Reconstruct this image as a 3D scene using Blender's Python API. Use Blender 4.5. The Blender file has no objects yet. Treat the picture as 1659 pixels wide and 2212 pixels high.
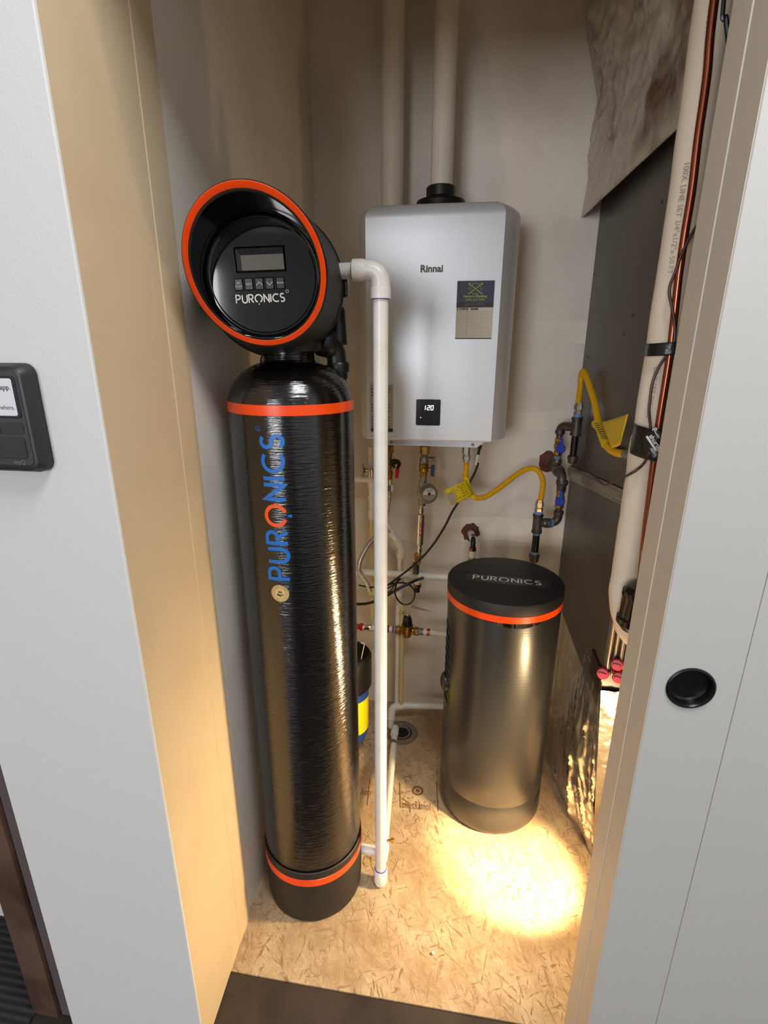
import bpy, bmesh, math, random
from mathutils import Vector, Matrix, noise
random.seed(7)
S = bpy.context.scene
COL = S.collection
PI = math.pi

# ------------------------------------------------------------------ camera
FPX, W, H = 1115.0, 1659.0, 2212.0
CAM = Vector((0, 0, 1.45))
def _norm(v): return v / v.length
_D = _norm(Vector((823 - 829.5, 4600 - 1106, FPX)))
_Y = Vector((1005 - 829.5, 748 - 1106, FPX)); _Y = _norm(_Y - _D * _Y.dot(_D))
_X = _D.cross(_Y)
_U = -_D
right = Vector((_X[0], _Y[0], _U[0])); down = Vector((_X[1], _Y[1], _U[1])); fwd = Vector((_X[2], _Y[2], _U[2]))
cd = bpy.data.cameras.new('camera'); cam = bpy.data.objects.new('camera', cd); COL.objects.link(cam)
cd.sensor_fit = 'VERTICAL'; cd.sensor_height = 24.0; cd.lens = 24.0 * FPX / H
cd.clip_start = 0.02; cd.clip_end = 50
m = Matrix.Identity(4)
for i in range(3):
    m[i][0] = right[i]; m[i][1] = -down[i]; m[i][2] = -fwd[i]; m[i][3] = CAM[i]
cam.matrix_world = m
S.camera = cam

# ------------------------------------------------------------------ world, lamps, exposure
wd = bpy.data.worlds.new('world'); S.world = wd; wd.use_nodes = True
wd.node_tree.nodes['Background'].inputs[0].default_value = (0.75, 0.82, 1.0, 1)
wd.node_tree.nodes['Background'].inputs[1].default_value = 0.25
def area(name, loc, target, sx, sy, power, col):
    l = bpy.data.lights.new(name, 'AREA'); l.shape = 'RECTANGLE'; l.size = sx; l.size_y = sy; l.energy = power; l.color = col
    o = bpy.data.objects.new(name, l); COL.objects.link(o); o.location = loc
    o.rotation_euler = (Vector(target) - Vector(loc)).to_track_quat('-Z', 'Y').to_euler()
    return o
area('hall_ceiling_lamp', (0.35, 0.10, 2.70), (0.35, 0.10, 0), 0.6, 0.6, 27, (0.95, 0.97, 1.0))
area('hall_fill_light', (-1.75, -5.0, 1.60), (-0.2, 1.0, 1.30), 2.0, 1.5, 128, (0.96, 0.97, 1.0))  # added fill from behind the camera to brighten the closet; no window there
# warm work light standing on the closet floor behind the right jamb
LAMP = Vector((0.455, 1.02, 0.43))
l = bpy.data.lights.new('work_light_beam', 'SPOT'); l.energy = 100; l.color = (1.0, 0.72, 0.38); l.spot_size = math.radians(44); l.spot_blend = 0.6; l.shadow_soft_size = 0.02
o = bpy.data.objects.new('work_light_beam', l); COL.objects.link(o); o.location = LAMP
o.rotation_euler = (Vector((0.222, 1.165, 0.0)) - LAMP).to_track_quat('-Z', 'Y').to_euler()
l = bpy.data.lights.new('work_light_spill', 'POINT'); l.energy = 8; l.color = (1.0, 0.72, 0.38); l.shadow_soft_size = 0.035
o = bpy.data.objects.new('work_light_spill', l); COL.objects.link(o); o.location = LAMP + Vector((0, 0, 0.03))
l = bpy.data.lights.new('work_light_flood', 'SPOT'); l.energy = 42; l.color = (1.0, 0.745, 0.41); l.spot_size = math.radians(122); l.spot_blend = 1.0; l.shadow_soft_size = 0.045
o = bpy.data.objects.new('work_light_flood', l); COL.objects.link(o); o.location = LAMP + Vector((-.01, 0, .02))
o.rotation_euler = (Vector((-0.45, 1.12, 0.22)) - LAMP).to_track_quat('-Z', 'Y').to_euler()
S.view_settings.view_transform = 'Standard'; S.view_settings.look = 'None'
S.view_settings.gamma = 1.0; S.view_settings.use_curve_mapping = False
S.view_settings.exposure = 0.0

# ------------------------------------------------------------------ helpers
def at(px, py, y):                      # a point of the photograph at the true depth y of the thing it shows
    d = right * (px - 829.5) + down * (py - 1106) + fwd * FPX
    return CAM + d * ((y - CAM.y) / d.y)
def atx(px, py, x):
    d = right * (px - 829.5) + down * (py - 1106) + fwd * FPX
    return CAM + d * ((x - CAM.x) / d.x)
def V(*a): return Vector(a)
def srgb(r, g, b):
    return tuple((c / 12.92 if c <= 0.04045 else ((c + 0.055) / 1.055) ** 2.4) for c in (r / 255, g / 255, b / 255)) + (1,)
ORG = {}
def thing(name, label, cat, loc=(0, 0, 0), group=None):
    o = bpy.data.objects.new(name, None); COL.objects.link(o); o.empty_display_size = 0.05
    o.location = loc; ORG[o.name] = Vector(loc); o['label'] = label; o['category'] = cat
    if group: o['group'] = group
    return o
def tag(o, label, cat, group=None):
    o['label'] = label; o['category'] = cat
    if group: o['group'] = group
    return o
def obj(name, bm, mat, parent=None, label=None, smooth=True, base=None, ang=35):
    bmesh.ops.recalc_face_normals(bm, faces=bm.faces)
    org = Vector(base) if base is not None else (ORG[parent.name].copy() if parent else V(0, 0, 0))
    bmesh.ops.translate(bm, verts=bm.verts, vec=-org)
    if smooth:
        for f in bm.faces: f.smooth = True
        lim = math.radians(ang)
        for e in bm.edges:
            if len(e.link_faces) == 2 and e.calc_face_angle(0) > lim: e.smooth = False
    me = bpy.data.meshes.new(name); bm.to_mesh(me); bm.free()
    o = bpy.data.objects.new(name, me); COL.objects.link(o)
    if mat: me.materials.append(mat)
    if parent:
        o.parent = parent; o.location = org - ORG[parent.name]
    else:
        o.location = org
    ORG[o.name] = org
    if label: o['label'] = label
    return o
def struct(name, bm, mat, **k):
    o = obj(name, bm, mat, **k); o['kind'] = 'structure'; return o
def B(): return bmesh.new()
def box(bm, a, b, bev=0.0, seg=2):
    lo = [min(a[i], b[i]) for i in range(3)]; hi = [max(a[i], b[i]) for i in range(3)]
    r = bmesh.ops.create_cube(bm, size=1.0)
    for v in r['verts']:
        for i in range(3): v.co[i] = lo[i] if v.co[i] < 0 else hi[i]
    if bev:
        es = list({e for v in r['verts'] for e in v.link_edges})
        bmesh.ops.bevel(bm, geom=es, offset=bev, segments=seg, affect='EDGES', profile=0.5)
    return bm
def frame(d):
    d = d.normalized(); u = V(0, 0, 1) if abs(d.z) < 0.9 else V(0, -1, 0)
    x = u.cross(d).normalized(); y = d.cross(x).normalized(); return x, y
def loft(bm, rings, cap=True, close=True):
    vs = [[bm.verts.new(p) for p in r] for r in rings]; n = len(vs[0])
    for i in range(len(vs) - 1):
        for j in range(n if close else n - 1):
            k = (j + 1) % n
            bm.faces.new((vs[i][j], vs[i][k], vs[i + 1][k], vs[i + 1][j]))
    if cap and close:
        bm.faces.new(vs[0][::-1]); bm.faces.new(vs[-1])
def smoothpath(pts, n=8):
    P = [Vector(p) for p in pts]; out = []
    for i in range(len(P) - 1):
        p0 = P[i - 1] if i else P[0] * 2 - P[1]; p1, p2 = P[i], P[i + 1]
        p3 = P[i + 2] if i + 2 < len(P) else P[-1] * 2 - P[-2]
        for k in range(n):
            t = k / n
            out.append(0.5 * ((2 * p1) + (p2 - p0) * t + (2 * p0 - 5 * p1 + 4 * p2 - p3) * t * t + (3 * p1 - p0 - 3 * p2 + p3) * t ** 3))
    out.append(P[-1]); return out
def resample(P, step):
    L = [0]
    for i in range(1, len(P)): L.append(L[-1] + (P[i] - P[i - 1]).length)
    n = max(2, int(L[-1] / step)); out = []; j = 0
    for k in range(n + 1):
        s = L[-1] * k / n
        while j < len(P) - 2 and L[j + 1] < s: j += 1
        t = (s - L[j]) / max(1e-9, L[j + 1] - L[j]); out.append(P[j].lerp(P[j + 1], min(1, max(0, t))))
    return out, L[-1]
def tube(bm, pts, r, seg=12, sx=1.0, cap=True, rf=None):
    P = [Vector(p) for p in pts]; rings = []
    d0 = (P[1] - P[0]).normalized(); x, y = frame(d0)
    for i, p in enumerate(P):
        d = (P[min(i + 1, len(P) - 1)] - P[max(i - 1, 0)]).normalized()
        x = (x - d * x.dot(d)).normalized(); y = d.cross(x).normalized()
        rr = rf(i / (len(P) - 1)) if rf else r
        rings.append([p + x * (math.cos(a) * rr * sx) + y * (math.sin(a) * rr) for a in [2 * PI * k / seg for k in range(seg)]])
    loft(bm, rings, cap); return bm
def corrug(bm, pts, r, amp, pitch, seg=12):
    P, L = resample(smoothpath(pts, 14), pitch / 4)
    n = len(P) - 1
    return tube(bm, P, r, seg, rf=lambda t: r + amp * math.sin(2 * PI * t * n / 4))
def fit(bm, p0, p1, prof, seg=16, rot=0.0):
    p0, p1 = Vector(p0), Vector(p1); x, y = frame(p1 - p0)
    loft(bm, [[p0.lerp(p1, t) + x * (math.cos(a) * r) + y * (math.sin(a) * r) for a in [rot + 2 * PI * k / seg for k in range(seg)]] for t, r in prof])
    return bm
def cyl(bm, p0, p1, r, seg=20, bev=0.0):
    L = (Vector(p1) - Vector(p0)).length; b = min(0.45, bev / L) if bev else 0
    pr = [(0, r - bev), (b, r), (1 - b, r), (1, r - bev)] if bev else [(0, r), (1, r)]
    return fit(bm, p0, p1, pr, seg)
def lathe(bm, c, prof, seg=64, cap=True):
    loft(bm, [[V(c[0] + r * math.cos(a), c[1] + r * math.sin(a), z) for a in [2 * PI * k / seg for k in range(seg)]] for r, z in prof], cap)
    return bm
def elbow(bm, a, c, b, r, bend=None, seg=16):     # pipe a -> corner c -> b with a rounded bend
    a, b, c = Vector(a), Vector(b), Vector(c); q = bend or r * 1.6
    da = (a - c).normalized(); db = (b - c).normalized()
    P = [a]; s, e = c + da * q, c + db * q
    for k in range(9):
        t = k / 8; P.append((1 - t) ** 2 * s + 2 * t * (1 - t) * c + t * t * e)
    P.append(b); return tube(bm, P, r, seg)
def patch(bm, f, nu, nv):
    g = [[bm.verts.new(f(i / nu, j / nv)) for j in range(nv + 1)] for i in range(nu + 1)]
    for i in range(nu):
        for j in range(nv): bm.faces.new((g[i][j], g[i + 1][j], g[i + 1][j + 1], g[i][j + 1]))
    return bm
def solid(o, th, off=-1):
    md = o.modifiers.new('thickness', 'SOLIDIFY'); md.thickness = th; md.offset = off
# --- lettering
def arc(cx, cy, r, a0, a1, n=14, ry=None):
    ry = ry or r
    return [(cx + r * math.cos(math.radians(a0 + (a1 - a0) * k / n)), cy + ry * math.sin(math.radians(a0 + (a1 - a0) * k / n))) for k in range(n + 1)]
GL = {
 'P': (0.62, [[(0, 0), (0, 1), (.30, 1)] + arc(.30, .74, .26, 90, -90) + [(0, .48)]]),
 'U': (0.66, [[(0, 1), (0, .33)] + arc(.32, .33, .32, 180, 360) + [(.64, 1)]]),
 'R': (0.62, [[(0, 0), (0, 1), (.30, 1)] + arc(.30, .74, .26, 90, -90) + [(0, .48)], [(.26, .48), (.58, 0)]]),
 'O': (0.98, [arc(.47, .5, .47, -68, 248, 30)]),
 'N': (0.70, [[(0, 0), (0, 1), (.68, 0), (.68, 1)]]),
 'I': (0.06, [[(.0, 0), (.0, 1)]]),
 'C': (0.80, [arc(.47, .5, .47, 52, 308, 26)]),
 'S': (0.56, [arc(.27, .75, .25, 40, 250, 14) [0:] + arc(.27, .26, .26, 75, -145, 14)]),
}
def ribbon(bm, pts, w, fn):
    P = []
    for p in pts:
        if not P or (Vector(p) - P[-1]).length > 1e-5: P.append(Vector(p))
    D = [(P[i + 1] - P[i]).normalized() for i in range(len(P) - 1)]; L, R = [], []
    for i, p in enumerate(P):
        d0 = D[max(i - 1, 0)]; d1 = D[min(i, len(D) - 1)]
        n0 = Vector((-d0.y, d0.x)); n1 = Vector((-d1.y, d1.x)); nn = (n0 + n1)
        nn = nn.normalized() if nn.length > 1e-3 else n0
        k = min(1.8, 1 / max(0.35, nn.dot(n1)))
        e = (-d1 if i == 0 else d0 if i == len(P) - 1 else Vector((0, 0))) * (w * 0.0)
        L.append(p + nn * (w / 2 * k) + e); R.append(p - nn * (w / 2 * k) + e)
    vl = [bm.verts.new(fn(a.x, a.y)) for a in L]; vr = [bm.verts.new(fn(a.x, a.y)) for a in R]
    for i in range(len(P) - 1):
        bm.faces.new((vl[i], vl[i + 1], vr[i + 1], vr[i]))
def word(s, h, track, w, fn, only=None, omit=None, idx=None):
    bm = B(); x = 0.0
    for i, ch in enumerate(s):
        adv, st = GL[ch]
        if idx is None or i == idx:
            for p in st:
                q = []
                for k in range(len(p) - 1):     # subdivide so it follows a curved surface
                    for t in range(4): q.append((p[k][0] + (p[k + 1][0] - p[k][0]) * t / 4, p[k][1] + (p[k + 1][1] - p[k][1]) * t / 4))
                q.append(p[-1])
                ribbon(bm, q, w, lambda a, b, x=x: fn((x + a) * h, b * h))
        x += adv + track
    return bm
def letters(s_, h, track, w, fn, mats, parent, label=None):
    for i, ch in enumerate(s_):
        bm = word(s_, h, track, w, fn, idx=i); obj('letter', bm, mats.get(ch, mats['*']), parent, smooth=False, label=label if i == 0 else None)
def wordlen(s, h, track): return (sum(GL[c][0] + track for c in s) - track) * h
def drop(bm, cx, cy, s, fn):
    pts = [(0, 1.0)] + [(math.cos(a) * 0.55, math.sin(a) * 0.55 - 0.2) for a in [math.radians(30 - 240 * k / 14) for k in range(15)]]
    bm.faces.new([bm.verts.new(fn(cx + p[0] * s, cy + p[1] * s)) for p in pts])
def text(txt, size, fn, align='LEFT', sx=1.0, bold=0.0):
    cu = bpy.data.curves.new('t', 'FONT'); cu.body = txt; cu.size = size; cu.align_x = align; cu.resolution_u = 2; cu.offset = bold; cu.fill_mode = 'FRONT'
    to = bpy.data.objects.new('t', cu)
    COL.objects.link(to)
    dg = bpy.context.evaluated_depsgraph_get(); me = bpy.data.meshes.new_from_object(to.evaluated_get(dg))
    bm = B(); bm.from_mesh(me)
    for v in bm.verts: v.co = fn(v.co.x * sx, v.co.y)
    bpy.data.objects.remove(to); bpy.data.curves.remove(cu); bpy.data.meshes.remove(me)
    return bm
def planefn(o, u, v):
    o, u, v = Vector(o), Vector(u), Vector(v)
    return lambda a, b: o + u * a + v * b
def quad(bm, fn, x0, y0, x1, y1):
    bm.faces.new([bm.verts.new(fn(*p)) for p in ((x0, y0), (x1, y0), (x1, y1), (x0, y1))]); return bm
def disc(bm, fn, x, y, r, n=28, r0=0):
    if r0:
        a = [bm.verts.new(fn(x + r * math.cos(2 * PI * k / n), y + r * math.sin(2 * PI * k / n))) for k in range(n)]
        b = [bm.verts.new(fn(x + r0 * math.cos(2 * PI * k / n), y + r0 * math.sin(2 * PI * k / n))) for k in range(n)]
        for k in range(n): bm.faces.new((a[k], a[(k + 1) % n], b[(k + 1) % n], b[k]))
    else: bm.faces.new([bm.verts.new(fn(x + r * math.cos(2 * PI * k / n), y + r * math.sin(2 * PI * k / n))) for k in range(n)])
    return bm

# ------------------------------------------------------------------ materials
def mat(name, col, rough=0.5, metal=0.0, spec=0.5, bump=None, var=None, emit=None, coat=0, alpha=1, trans=0, detail=3):
    m = bpy.data.materials.new(name); m.use_nodes = True; nt = m.node_tree; b = nt.nodes['Principled BSDF']
    if len(col) == 3: col = srgb(*col)
    b.inputs['Base Color'].default_value = col; b.inputs['Roughness'].default_value = rough; b.inputs['Metallic'].default_value = metal
    b.inputs['Specular IOR Level'].default_value = spec; b.inputs['Coat Weight'].default_value = coat; b.inputs['Alpha'].default_value = alpha
    b.inputs['Transmission Weight'].default_value = trans
    if emit: b.inputs['Emission Color'].default_value = srgb(*emit[0]); b.inputs['Emission Strength'].default_value = emit[1]
    tc = nt.nodes.new('ShaderNodeTexCoord'); mp = nt.nodes.new('ShaderNodeMapping'); nt.links.new(tc.outputs['Object'], mp.inputs[0])
    if bump:
        sc, st, dist = bump[0], bump[1], bump[2]
        if isinstance(sc, tuple): mp.inputs['Scale'].default_value = sc; s = 1.0
        else: s = sc
        n = nt.nodes.new('ShaderNodeTexNoise'); n.inputs['Scale'].default_value = s; n.inputs['Detail'].default_value = detail
        nt.links.new(mp.outputs[0], n.inputs['Vector'])
        bp = nt.nodes.new('ShaderNodeBump'); bp.inputs['Strength'].default_value = st; bp.inputs['Distance'].default_value = dist
        nt.links.new(n.outputs['Fac'], bp.inputs['Height']); nt.links.new(bp.outputs[0], b.inputs['Normal'])
    if var:
        c2, sc, lo, hi = var
        n = nt.nodes.new('ShaderNodeTexNoise'); n.inputs['Scale'].default_value = sc; n.inputs['Detail'].default_value = 4
        nt.links.new(tc.outputs['Object'], n.inputs['Vector'])
        r = nt.nodes.new('ShaderNodeValToRGB'); r.color_ramp.elements[0].position = lo; r.color_ramp.elements[1].position = hi
        r.color_ramp.elements[0].color = col; r.color_ramp.elements[1].color = srgb(*c2)
        nt.links.new(n.outputs['Fac'], r.inputs[0]); nt.links.new(r.outputs[0], b.inputs['Base Color'])
    return m
M = {}
M['white_wall'] = mat('painted_wall', (218, 217, 215), 0.75, bump=(260, .12, .002))
M['door'] = mat('painted_door', (192, 190, 186), 0.5, bump=(500, .05, .001))
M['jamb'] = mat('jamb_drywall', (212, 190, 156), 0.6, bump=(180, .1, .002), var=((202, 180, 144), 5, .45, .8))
M['casing'] = mat('jamb_board', (216, 206, 190), 0.55, bump=(220, .08, .001))
M['closet'] = mat('closet_drywall', (232, 224, 212), 0.62, bump=(90, .12, .003), var=((214, 204, 190), 3.2, .42, .75))
M['tape'] = mat('joint_compound', (240, 232, 218), 0.7, bump=(60, .2, .002), var=((226, 217, 203), 8, .4, .8))
M['pvc'] = mat('white_pvc', (232, 228, 220), 0.32, bump=(60, .05, .001), var=((220, 215, 206), 25, .5, .8))
M['cpvc'] = mat('cream_cpvc', (214, 198, 142), 0.4)
M['ventpipe'] = mat('vent_pvc', (226, 216, 200), 0.35)
M['primer'] = mat('purple_primer', (86, 62, 150), 0.4)
M['black_plastic'] = mat('black_plastic', (20, 19, 19), 0.38, bump=(700, .12, .0006))
M['matte_black'] = mat('matte_black', (24, 23, 23), 0.55, bump=(600, .1, .0006))
M['gloss_black'] = mat('gloss_black', (6, 6, 7), 0.08, coat=.4)
M['boot'] = mat('boot_rubber', (34, 29, 27), 0.6)
M['orange'] = mat('orange_band', (240, 74, 14), 0.28)
M['blue_print'] = mat('blue_print', (20, 105, 190), 0.3)
M['orange_print'] = mat('orange_print', (238, 84, 34), 0.3)
M['white_print'] = mat('white_print', (225, 222, 216), 0.4)
M['grey_print'] = mat('grey_print', (120, 112, 104), 0.6)
M['lcd'] = mat('lcd_glass', (118, 116, 106), 0.12)
M['copper'] = mat('copper', (168, 96, 72), 0.27, metal=1.0, bump=(12, .05, .001))
M['brass'] = mat('brass', (176, 132, 62), 0.33, metal=.9, bump=(90, .2, .001), var=((120, 88, 40), 40, .45, .7))
M['chrome'] = mat('chrome', (228, 222, 212), 0.22, metal=1.0)
M['steel'] = mat('zinc_steel', (150, 146, 140), 0.35, metal=.9, bump=(60, .2, .002))
M['iron'] = mat('black_iron', (92, 85, 78), 0.42, metal=.5, bump=(120, .4, .001), var=((60, 55, 51), 30, .4, .7))
M['iron_nipple'] = mat('lacquered_iron', (26, 25, 25), 0.25, metal=.3)
M['teal'] = mat('thread_sealant', (88, 128, 148), 0.6, bump=(200, .4, .001))
M['blue_tape'] = mat('blue_tape', (104, 138, 196), 0.5)
M['blue'] = mat('blue_handle', (28, 62, 168), 0.3)
M['navy'] = mat('navy_handle', (34, 54, 100), 0.4)
M['red'] = mat('red_handle', (186, 22, 40), 0.35)
M['yellow'] = mat('yellow_hose', (222, 168, 12), 0.38)
M['tagyellow'] = mat('yellow_tag', (222, 190, 20), 0.55)
M['foam'] = mat('fire_foam', (112, 64, 60), 0.9, bump=(90, 1.0, .01))
M['cable'] = mat('black_cable', (22, 20, 20), 0.35)
M['brown_wire'] = mat('brown_wire', (64, 30, 20), 0.4)
M['insul'] = mat('pipe_insulation', (222, 208, 188), 0.7, bump=((90, 90, 700), .25, .001), detail=1)
M['sleeve'] = mat('clear_sleeve', (170, 150, 125), 0.2, alpha=.55)
M['elec_tape'] = mat('black_tape', (16, 15, 16), 0.3, bump=(60, .5, .003))
M['foil'] = mat('crinkled_foil', (226, 222, 214), 0.27, metal=.92, bump=(30, .6, .008), detail=5, var=((188, 182, 172), 12, .4, .7))
M['foil2'] = mat('dull_foil', (206, 196, 184), 0.38, metal=.45, bump=(14, .5, .02), detail=5, var=((122, 96, 76), 5, .52, .66))
M['cabinet'] = mat('grey_cabinet', (100, 94, 88), 0.42, metal=.35, bump=(4, .1, .01), var=((84, 78, 72), 3, .4, .7))
M['strap'] = mat('galvanised_rail', (150, 142, 132), 0.3, metal=.9, bump=(30, .5, .003))
M['brine'] = mat('brine_shell', (60, 60, 60), 0.30, metal=.6, spec=1.0, bump=((10, 10, 420), .18, .0009))
M['paper'] = mat('paper_label', (214, 208, 194), 0.6)
M['label_grey'] = mat('label_grey', (150, 147, 138), 0.5)
M['label_navy'] = mat('card_navy', (38, 44, 68), 0.45)
M['label_black'] = mat('card_black', (18, 17, 19), 0.45)
M['label_green'] = mat('card_green', (168, 190, 60), 0.5)
M['ink'] = mat('ink', (30, 26, 26), 0.6)
M['wood'] = mat('brown_post', (104, 78, 64), 0.55, bump=((60, 60, 4), .3, .003), var=((70, 48, 38), 9, .42, .7))
M['wood_dark'] = mat('dark_reveal', (92, 80, 80), 0.6)
M['carpet'] = mat('ribbed_carpet', (44, 44, 46), 0.9)
M['keypad'] = mat('keypad_shell', (38, 38, 39), 0.45)
M['keypad_mid'] = mat('keypad_face', (58, 58, 60), 0.4)
M['keypad_btn'] = mat('keypad_button', (46, 46, 48), 0.35)
M['sticker'] = mat('keypad_sticker', (224, 225, 230), 0.35)
M['gold'] = mat('gold_seal', (214, 184, 120), 0.4)
M['silver_grey'] = mat('silver_grey', (158, 150, 140), 0.35, metal=.7)
M['blue_label'] = mat('blue_label', (26, 66, 150), 0.45)
M['yellow_label'] = mat('yellow_label', (232, 214, 20), 0.45)
M['screen_on'] = mat('lit_digits', (255, 255, 255), .5, emit=((255, 255, 255), 1.6))
M['drain'] = mat('drain_grey', (120, 104, 88), 0.5, bump=(60, .3, .002))
M['dark_hole'] = mat('drain_hole', (14, 11, 9), 0.8)
M['loop'] = mat('loop_plastic', (190, 178, 168), 0.35)
M['tagclear'] = mat('wire_tag', (158, 142, 124), 0.5)

def nodes(m): return m.node_tree.nodes, m.node_tree.links, m.node_tree.nodes['Principled BSDF']
# heater shell: silver metallic paint
M['heater'] = mat('silver_paint', (220, 226, 232), 0.35, metal=.38, bump=(500, .05, .0005))
M['heater_side'] = M['heater']
# wound fibreglass tank: many fine horizontal strands under gloss resin
m = mat('wound_resin', (7, 6, 6), 0.13, spec=.95, coat=.0); n, L, b = nodes(m)
tc = n.new('ShaderNodeTexCoord'); mp = n.new('ShaderNodeMapping'); mp.inputs['Scale'].default_value = (22, 22, 330)
mp.inputs['Rotation'].default_value = (0.02, 0.02, 0)
L.new(tc.outputs['Object'], mp.inputs[0])
a = n.new('ShaderNodeTexNoise'); a.inputs['Scale'].default_value = 1; a.inputs['Detail'].default_value = 3; L.new(mp.outputs[0], a.inputs['Vector'])
mp2 = n.new('ShaderNodeMapping'); mp2.inputs['Scale'].default_value = (60, 60, 90); L.new(tc.outputs['Object'], mp2.inputs[0])
a2 = n.new('ShaderNodeTexNoise'); a2.inputs['Scale'].default_value = 1; a2.inputs['Detail'].default_value = 2; L.new(mp2.outputs[0], a2.inputs['Vector'])
ad = n.new('ShaderNodeMath'); ad.operation = 'MULTIPLY_ADD'; ad.inputs[1].default_value = .3; L.new(a2.outputs['Fac'], ad.inputs[0]); L.new(a.outputs['Fac'], ad.inputs[2])
bp = n.new('ShaderNodeBump'); bp.inputs['Strength'].default_value = .6; bp.inputs['Distance'].default_value = .0018
L.new(ad.outputs[0], bp.inputs['Height']); L.new(bp.outputs[0], b.inputs['Normal']); M['wound'] = m
# oriented strand board
m = mat('strand_board', (200, 172, 132), 0.6); n, L, b = nodes(m)
tc = n.new('ShaderNodeTexCoord')
def mapped(rot, sc, off=0):
    mp = n.new('ShaderNodeMapping'); mp.vector_type = 'TEXTURE'; mp.inputs['Rotation'].default_value = (0, 0, rot); mp.inputs['Scale'].default_value = (1 / sc[0], 1 / sc[1], 1); mp.inputs['Location'].default_value = (off, off * .7, 0)
    L.new(tc.outputs['Object'], mp.inputs[0]); return mp.outputs[0]
def mixf(f, a, c_):
    mx = n.new('ShaderNodeMix'); mx.data_type = 'FLOAT'; L.new(f, mx.inputs[0]); L.new(a, mx.inputs[2]); L.new(c_, mx.inputs[3]); return mx.outputs[0]
def mth(op, a, v):
    q = n.new('ShaderNodeMath'); q.operation = op; L.new(a, q.inputs[0])
    if isinstance(v, float): q.inputs[1].default_value = v
    else: L.new(v, q.inputs[1])
    return q.outputs[0]
tone = None; seams = None
for k, (rot, sc) in enumerate(((0.25, (11, 70)), (1.25, (13, 78)), (2.4, (12, 84)), (1.8, (10, 66)))):
    vec = mapped(rot, sc, k * 1.37)
    v = n.new('ShaderNodeTexVoronoi'); v.inputs['Scale'].default_value = 1; L.new(vec, v.inputs['Vector'])
    sx = n.new('ShaderNodeSeparateXYZ'); L.new(v.outputs['Color'], sx.inputs[0])
    g = n.new('ShaderNodeTexNoise'); g.inputs['Scale'].default_value = 3; g.inputs['Detail'].default_value = 3; L.new(mapped(rot, (sc[0] * .5, sc[1] * 2.6), k), g.inputs['Vector'])
    ad = n.new('ShaderNodeMath'); ad.operation = 'MULTIPLY_ADD'; ad.inputs[1].default_value = .8; L.new(g.outputs['Fac'], ad.inputs[0])
    h5 = mth('MULTIPLY', sx.outputs[0], .35); L.new(h5, ad.inputs[2]); t = ad.outputs[0]
    if tone is None: tone = t
    else: tone = mixf(mth('GREATER_THAN', sx.outputs[1], .56), tone, t)
    w = n.new('ShaderNodeTexNoise'); w.inputs['Scale'].default_value = .8; w.inputs['Detail'].default_value = 4; w.inputs['Roughness'].default_value = .62; w.inputs['Distortion'].default_value = .6
    L.new(mapped(rot + .15, (sc[0] * 2.1, sc[1] * 1.7), k * 2.9), w.inputs['Vector'])
    r_ = n.new('ShaderNodeValToRGB'); r_.color_ramp.elements[0].position = .60; r_.color_ramp.elements[0].color = (0, 0, 0, 1); r_.color_ramp.elements[1].position = .66; r_.color_ramp.elements[1].color = (1, 1, 1, 1); L.new(w.outputs['Fac'], r_.inputs[0])
    seams = r_.outputs[0] if seams is None else mth('MAXIMUM', seams, r_.outputs[0])
big = n.new('ShaderNodeTexNoise'); big.inputs['Scale'].default_value = 5; big.inputs['Detail'].default_value = 7; big.inputs['Roughness'].default_value = .7; L.new(tc.outputs['Object'], big.inputs['Vector'])
r = n.new('ShaderNodeValToRGB'); e = r.color_ramp.elements; e[0].position = .15; e[0].color = srgb(172, 148, 118); e[1].position = .95; e[1].color = srgb(208, 186, 154)
q = e.new(.5); q.color = srgb(193, 168, 134); L.new(tone, r.inputs[0])
msk = n.new('ShaderNodeValToRGB'); msk.color_ramp.elements[0].position = .38; msk.color_ramp.elements[0].color = (.15, .15, .15, 1); msk.color_ramp.elements[1].position = .62; msk.color_ramp.elements[1].color = (1, 1, 1, 1); L.new(big.outputs['Fac'], msk.inputs[0])
fis = mth('MULTIPLY', seams, msk.outputs[0])
mx = n.new('ShaderNodeMix'); mx.data_type = 'RGBA'; L.new(fis, mx.inputs[0]); L.new(r.outputs[0], mx.inputs[6]); mx.inputs[7].default_value = srgb(128, 92, 58)
dr = n.new('ShaderNodeValToRGB'); dr.color_ramp.elements[0].position = .3; dr.color_ramp.elements[0].color = srgb(206, 190, 170); dr.color_ramp.elements[1].position = .6; dr.color_ramp.elements[1].color = (1, 1, 1, 1); L.new(big.outputs['Fac'], dr.inputs[0])
mu = n.new('ShaderNodeMix'); mu.data_type = 'RGBA'; mu.blend_type = 'MULTIPLY'; mu.inputs[0].default_value = 1; L.new(mx.outputs[2], mu.inputs[6]); L.new(dr.outputs[0], mu.inputs[7])
L.new(mu.outputs[2], b.inputs['Base Color'])
bp = n.new('ShaderNodeBump'); bp.inputs['Strength'].default_value = .3; bp.inputs['Distance'].default_value = .001; L.new(tone, bp.inputs['Height'])
bp2 = n.new('ShaderNodeBump'); bp2.inputs['Strength'].default_value = .6; bp2.inputs['Distance'].default_value = .0015; bp2.invert = True; L.new(fis, bp2.inputs['Height']); L.new(bp.outputs[0], bp2.inputs['Normal'])
L.new(bp2.outputs[0], b.inputs['Normal']); M['osb'] = m
M['vinyl'] = mat('dark_vinyl', (66, 55, 48), 0.42, bump=((6, 40, 1), .3, .002), var=((44, 37, 33), 7, .4, .7))

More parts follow.
